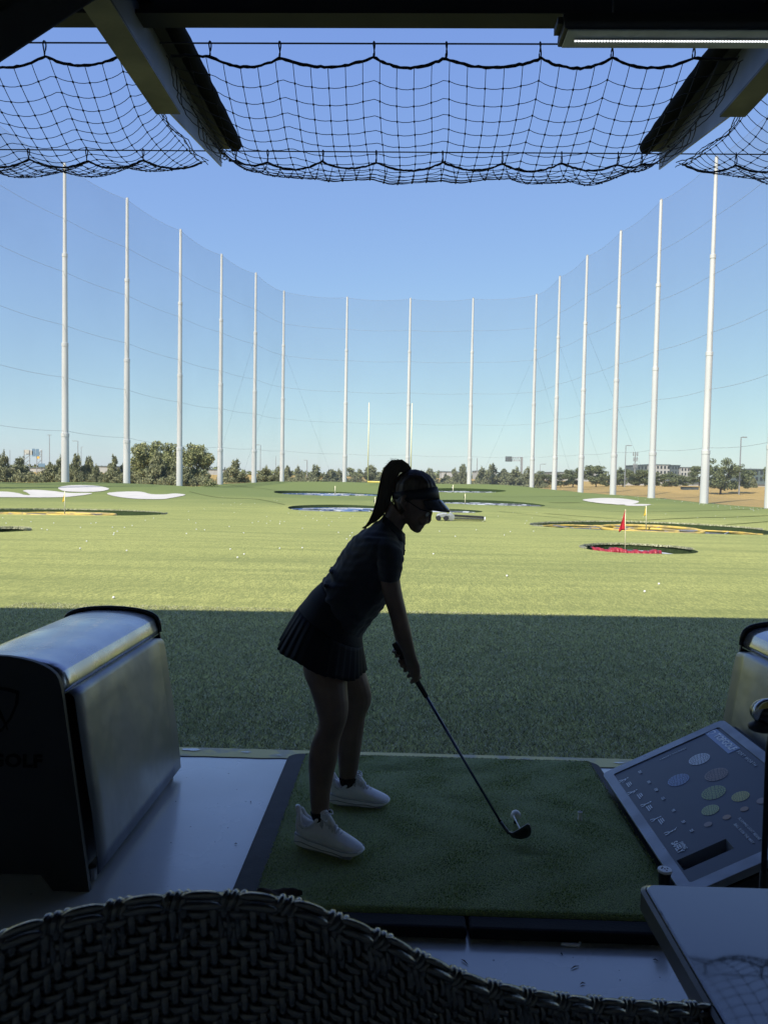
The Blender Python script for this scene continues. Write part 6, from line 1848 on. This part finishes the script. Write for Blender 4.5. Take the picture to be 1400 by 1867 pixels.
# ---- shoes and socks
def shoe(heel, toe, D, rot, name_side):
    """local frame: x from heel to toe, y across, z up; heel/toe are photo px of the sole's ends"""
    h = P(heel[0], heel[1], D[0]); t_ = P(toe[0], toe[1], D[1]); h.z = MATZ; t_.z = MATZ
    d = (t_ - h); Ls = d.length; d.normalize(); sd_ = Vector((-d.y, d.x, 0))
    def W(x, y, z): return h + d * (x * Ls) + sd_ * y + Vector((0, 0, z))
    k = Ls / .262
    sole = [(.00, .022, .012, .052), (.02, .032, .005, .056), (.10, .039, .000, .050), (.25, .038, .0, .040), (.42, .036, .0, .036), (.60, .045, .0, .034), (.76, .048, .001, .031), (.88, .044, .007, .031), (.96, .030, .015, .032), (1.0, .014, .021, .032)]
    rings = []
    for (x, wy, z0, z1) in sole:
        z0, z1 = z0 * k + .004, z1 * k
        rings.append([W(x, wy * (1.06 if c_[1] < .5 else .97) * c_[0], z0 + (z1 - z0) * c_[1]) for c_ in ((-.80, 0), (-1, .22), (-1.04, .5), (-1, .85), (-.88, 1), (.88, 1), (1, .85), (1.04, .5), (1, .22), (.80, 0))])
    # heel flare
    b = MB(); b.rings(rings); o = b.build('midsole', M['sole'], per, smooth=True); su = o.modifiers.new('s', 'SUBSURF'); su.levels = 2; su.render_levels = 2
    up = [(.012, .016, .052, .122), (.03, .026, .050, .127), (.07, .031, .048, .112), (.14, .034, .042, .098), (.22, .036, .038, .093), (.31, .036, .036, .100), (.39, .036, .035, .112), (.44, .036, .034, .114), (.50, .038, .033, .101), (.60, .041, .032, .086), (.70, .043, .031, .073), (.80, .042, .030, .061), (.90, .035, .029, .050), (.965, .022, .030, .042), (.99, .010, .031, .036)]
    rings = []
    for (x, wy, z0, z1) in up:
        z0 = (z0 - .012) * k; z1 *= k; wy *= 1.06; n = 16; ring = []
        for c_ in range(n):
            a_ = 2 * math.pi * c_ / n; cy = math.cos(a_); cz = math.sin(a_)
            zz = (z0 + z1) / 2 + (z1 - z0) / 2 * cz
            wf = 1 if cz < 0 else (1 - .42 * cz ** 2.0)
            ring.append(W(x, wy * (abs(cy) ** .8) * math.copysign(1, cy) * wf, zz))
        rings.append(ring)
    b = MB(); b.rings(rings); o = b.build('upper', M['shoe'], per, smooth=True); su = o.modifiers.new('s', 'SUBSURF'); su.levels = 2; su.render_levels = 2
    # padded collar round the ankle
    cl = []
    for i in range(16):
        a_ = 2 * math.pi * i / 16; x = .20 + .155 * math.cos(a_); zz = (.107 + .014 * math.cos(a_ * 2) + (.012 if math.cos(a_) < -.8 else 0)) * k - (.012 * abs(math.sin(a_)))
        cl.append(W(x, .036 * math.sin(a_), zz))
    b = MB(); b.tube(cl, .0068, 8, close=True); b.build('collar_pad', M['shoe'], per, smooth=True)
    b = MB(); b.rings([[W(x + .03 * math.cos(a_) * 1.0, y * math.sin(a_), z) for a_ in np.linspace(0, 2 * math.pi, 13)[:-1]] for (x, y, z) in ((.055, .018, .098 * k), (.035, .017, .118 * k), (.012, .015, .134 * k), (.008, .010, .140 * k))]); o = b.build('heel_tab', M['shoe'], per, smooth=True)
    # tongue
    b = MB(); b.tube([W(.56, 0, .088 * k), W(.47, 0, .112 * k), W(.40, 0, .130 * k), W(.375, 0, .137 * k)], [.012, .018, .019, .012], 10); b.build('tongue', M['shoe'], per, smooth=True)
    # laces
    for i in range(6):
        x = .44 + i * .045; zt_ = (.122 - i * .0098) * k
        b = MB(); b.tube([W(x, -.024, zt_ - .014), W(x + .012, -.012, zt_ - .001), W(x + .02, 0, zt_ + .004), W(x + .012, .012, zt_ - .001), W(x, .024, zt_ - .014)], .0029, 5); b.build('lace', M['lace'], per, smooth=True)
        b = MB(); b.tube([W(x + .035, -.022, zt_ - .018), W(x + .02, 0, zt_ + .003), W(x, .022, zt_ - .013)], .0024, 5); b.build('lace', M['lace'], per, smooth=True)
    for (yy, lz, lx) in ((-.014, .020, .10), (-.030, .006, .08), (.012, .018, .09)):
        pts = []
        for i in range(13):
            u = i / 12; a_ = u * 2 * math.pi
            pts.append(W(.44 + lx * (1 - math.cos(a_)) / 2, yy + .010 * math.sin(a_) - .012 * u, .132 * k + (lz + .012) * math.sin(a_ * .5) - .030 * (1 - math.cos(a_)) / 2))
        b = MB(); b.tube(pts, .0022, 5); b.build('lace_loop', M['lace'], per, smooth=True)
    # lace field, rand lines, outsole and heel detail
    V_ = []
    for i in range(9):
        x = .40 + .034 * i; zt_ = (.116 - i * .0088) * k
        for yy, dz_ in ((-.030, -.020), (-.022, -.008), (-.010, .0), (.010, .0), (.022, -.008), (.030, -.020)): V_.append(W(x, yy * (1 + .03 * i), zt_ + dz_ + .001))
    b = MB(); b.add(V_, [(i * 6 + j, i * 6 + j + 1, (i + 1) * 6 + j + 1, (i + 1) * 6 + j) for i in range(8) for j in range(5)]); o = b.build('lace_field', M['eyestay'], per, smooth=True); so = o.modifiers.new('s', 'SOLIDIFY'); so.thickness = .003
    for sgn in (-1, 1):
        b = MB(); b.tube([W(x, sgn * wy * 1.03, zz * k) for x, wy, zz in ((.03, .032, .053), (.12, .039, .048), (.25, .0385, .039), (.42, .037, .035), (.60, .0455, .033), (.76, .0485, .030), (.88, .0445, .030), (.96, .030, .031))], .0022, 5); b.build('rand', M['eyestay'], per, smooth=True)
        b = MB(); b.tube([W(x, sgn * wy * 1.055, zz * k) for x, wy, zz in ((.02, .032, .024), (.14, .040, .030), (.28, .0385, .022), (.45, .0375, .016), (.62, .046, .020), (.78, .049, .015), (.9, .043, .018))], .0018, 5); b.build('sole_groove', M['outsole'], per, smooth=True)
        b = MB(); b.tube([W(.10, sgn * .0375, .088 * k), W(.16, sgn * .0395, .078 * k), W(.225, sgn * .0385, .090 * k)], .0016, 5); b.build('side_mark', M['eyestay'], per, smooth=True)
    b = MB(); b.rings([[W(x, y * wy, z) for y, z in ((-.8, .001), (-.8, .006), (.8, .006), (.8, .001))] for x, wy in ((.14, .036), (.3, .036), (.45, .035), (.62, .044), (.78, .047), (.86, .042))]); b.build('outsole', M['outsole'], per)
    # side stitching lines
    for (x0_, x1_, zz, dz) in ((.10, .48, .066, .012), (.30, .72, .060, -.008)):
        b = MB(); b.tube([W(x0_ + (x1_ - x0_) * u, -.0365 - .004 * math.sin(u * 3.1), zz * k + dz * math.sin(u * 3.1)) for u in np.linspace(0, 1, 9)], .0011, 4); b.build('shadow_or_seam', M['sole'], per, smooth=True)
    return W
W1 = shoe((541, 1527), (663, 1551), (2.945, 2.845), 0, 'near')
W2 = shoe((601, 1463), (711, 1463.5), (3.315, 3.30), 0, 'far')
b = MB(); loft(b, [((602.5, 1477), (565.5, 1481), 2.922, .033), ((601.5, 1487), (568, 1490), 2.920, .029), ((599, 1499), (573, 1500), 2.918, .023)], 16, 2); b.build('sock', M['sock'], per, smooth=True)
b = MB(); loft(b, [((651.5, 1417), (617.5, 1417), 3.303, .033), ((650.5, 1426), (619.5, 1427), 3.304, .029), ((648, 1436), (623, 1436), 3.305, .023)], 16, 2); b.build('sock', M['sock'], per, smooth=True)

# ================================================================== GOLF CLUB
t = empty('golf_club', tuple(HEADP), 'iron held by the golfer, its head resting behind the ball', 'golf club')
ge = on_club(1273)
b = MB(); b.tube([GB, GB.lerp(ge, .03), GB.lerp(ge, .5), ge], [.0115, .0138, .0125, .0095], 12); b.build('grip', M['grip'], t, smooth=True, angle=50)
M['shaft'] = mat('shaft_steel', (.10, .12, .22), .28, .85)
b = MB(); b.tube([ge - ax * .01, CE], [.0062, .0048], 10); b.build('shaft', M['shaft'], t, smooth=True)
b = MB(); hz = P(927, 1519, 3.0); b.tube([CE - ax * .012, CE.lerp(hz, .5), hz, P(936, 1520.5, 3.0)], [.0062, .0064, .0066, .0055], 10); b.build('hosel', M['iron'], t, smooth=True)
b = MB(); b.tube([CE - ax * .016, CE - ax * .002], .0072, 10); b.build('ferrule', M['black_gloss'], t, smooth=True)
# blade outline in photo px on the plane through the head, thickness along y
bl = [(927, 1517), (934, 1519.5), (945, 1513.5), (955, 1507), (961, 1503.3), (965, 1504.5), (967.5, 1511), (968, 1518), (966.5, 1524), (961, 1528.5), (951, 1531), (941, 1530), (933, 1527.5), (928.5, 1522.5)]
pl = [P(x, y, 2.985) for x, y in bl]; pl2 = [P(x + 1, y - 1.5, 3.003) for x, y in bl]
n = len(bl); b = MB(); b.add(pl + pl2, [tuple(range(n))[::-1], tuple(range(n, 2 * n))] + [(i, (i + 1) % n, n + (i + 1) % n, n + i) for i in range(n)])
b.build('club_head', M['iron'], t, bevel=.0016)
b = MB(); b.tube([P(x, y, 2.99) for x, y in ((929, 1518), (934, 1519), (945, 1513), (955, 1506.6), (961, 1503), (965, 1504), (967.5, 1510.5), (968, 1517))], .0017, 5); b.build('top_line_glint', M['bright'], t, smooth=True)  # glint on the iron's edge put in as a pale strip
cxp, cyp = 951, 1520
b = MB(); b.add([P(cxp + (x - cxp) * .62 + 1, cyp + (y - cyp) * .55 + .5, 2.9835) for x, y in bl], [tuple(range(n))]); b.build('cavity', M['black'], t)
# ribbed white tee rod between the ball and the club head
t = empty('tee_rod', tuple(BALLP), 'thin ribbed white rod from the ball to the club head', 'tee')
p0 = P(936.5, 1489, BALLP.y - .022 - SHIFT); p1 = P(948, 1512, 3.01)
b = MB(); pts = []; rad = []
for i in range(45):
    pts.append(p0.lerp(p1, i / 44)); rad.append(.0026 if i % 2 else .0033)
b.tube(pts, rad, 8); b.build('rod', M['white'], t)
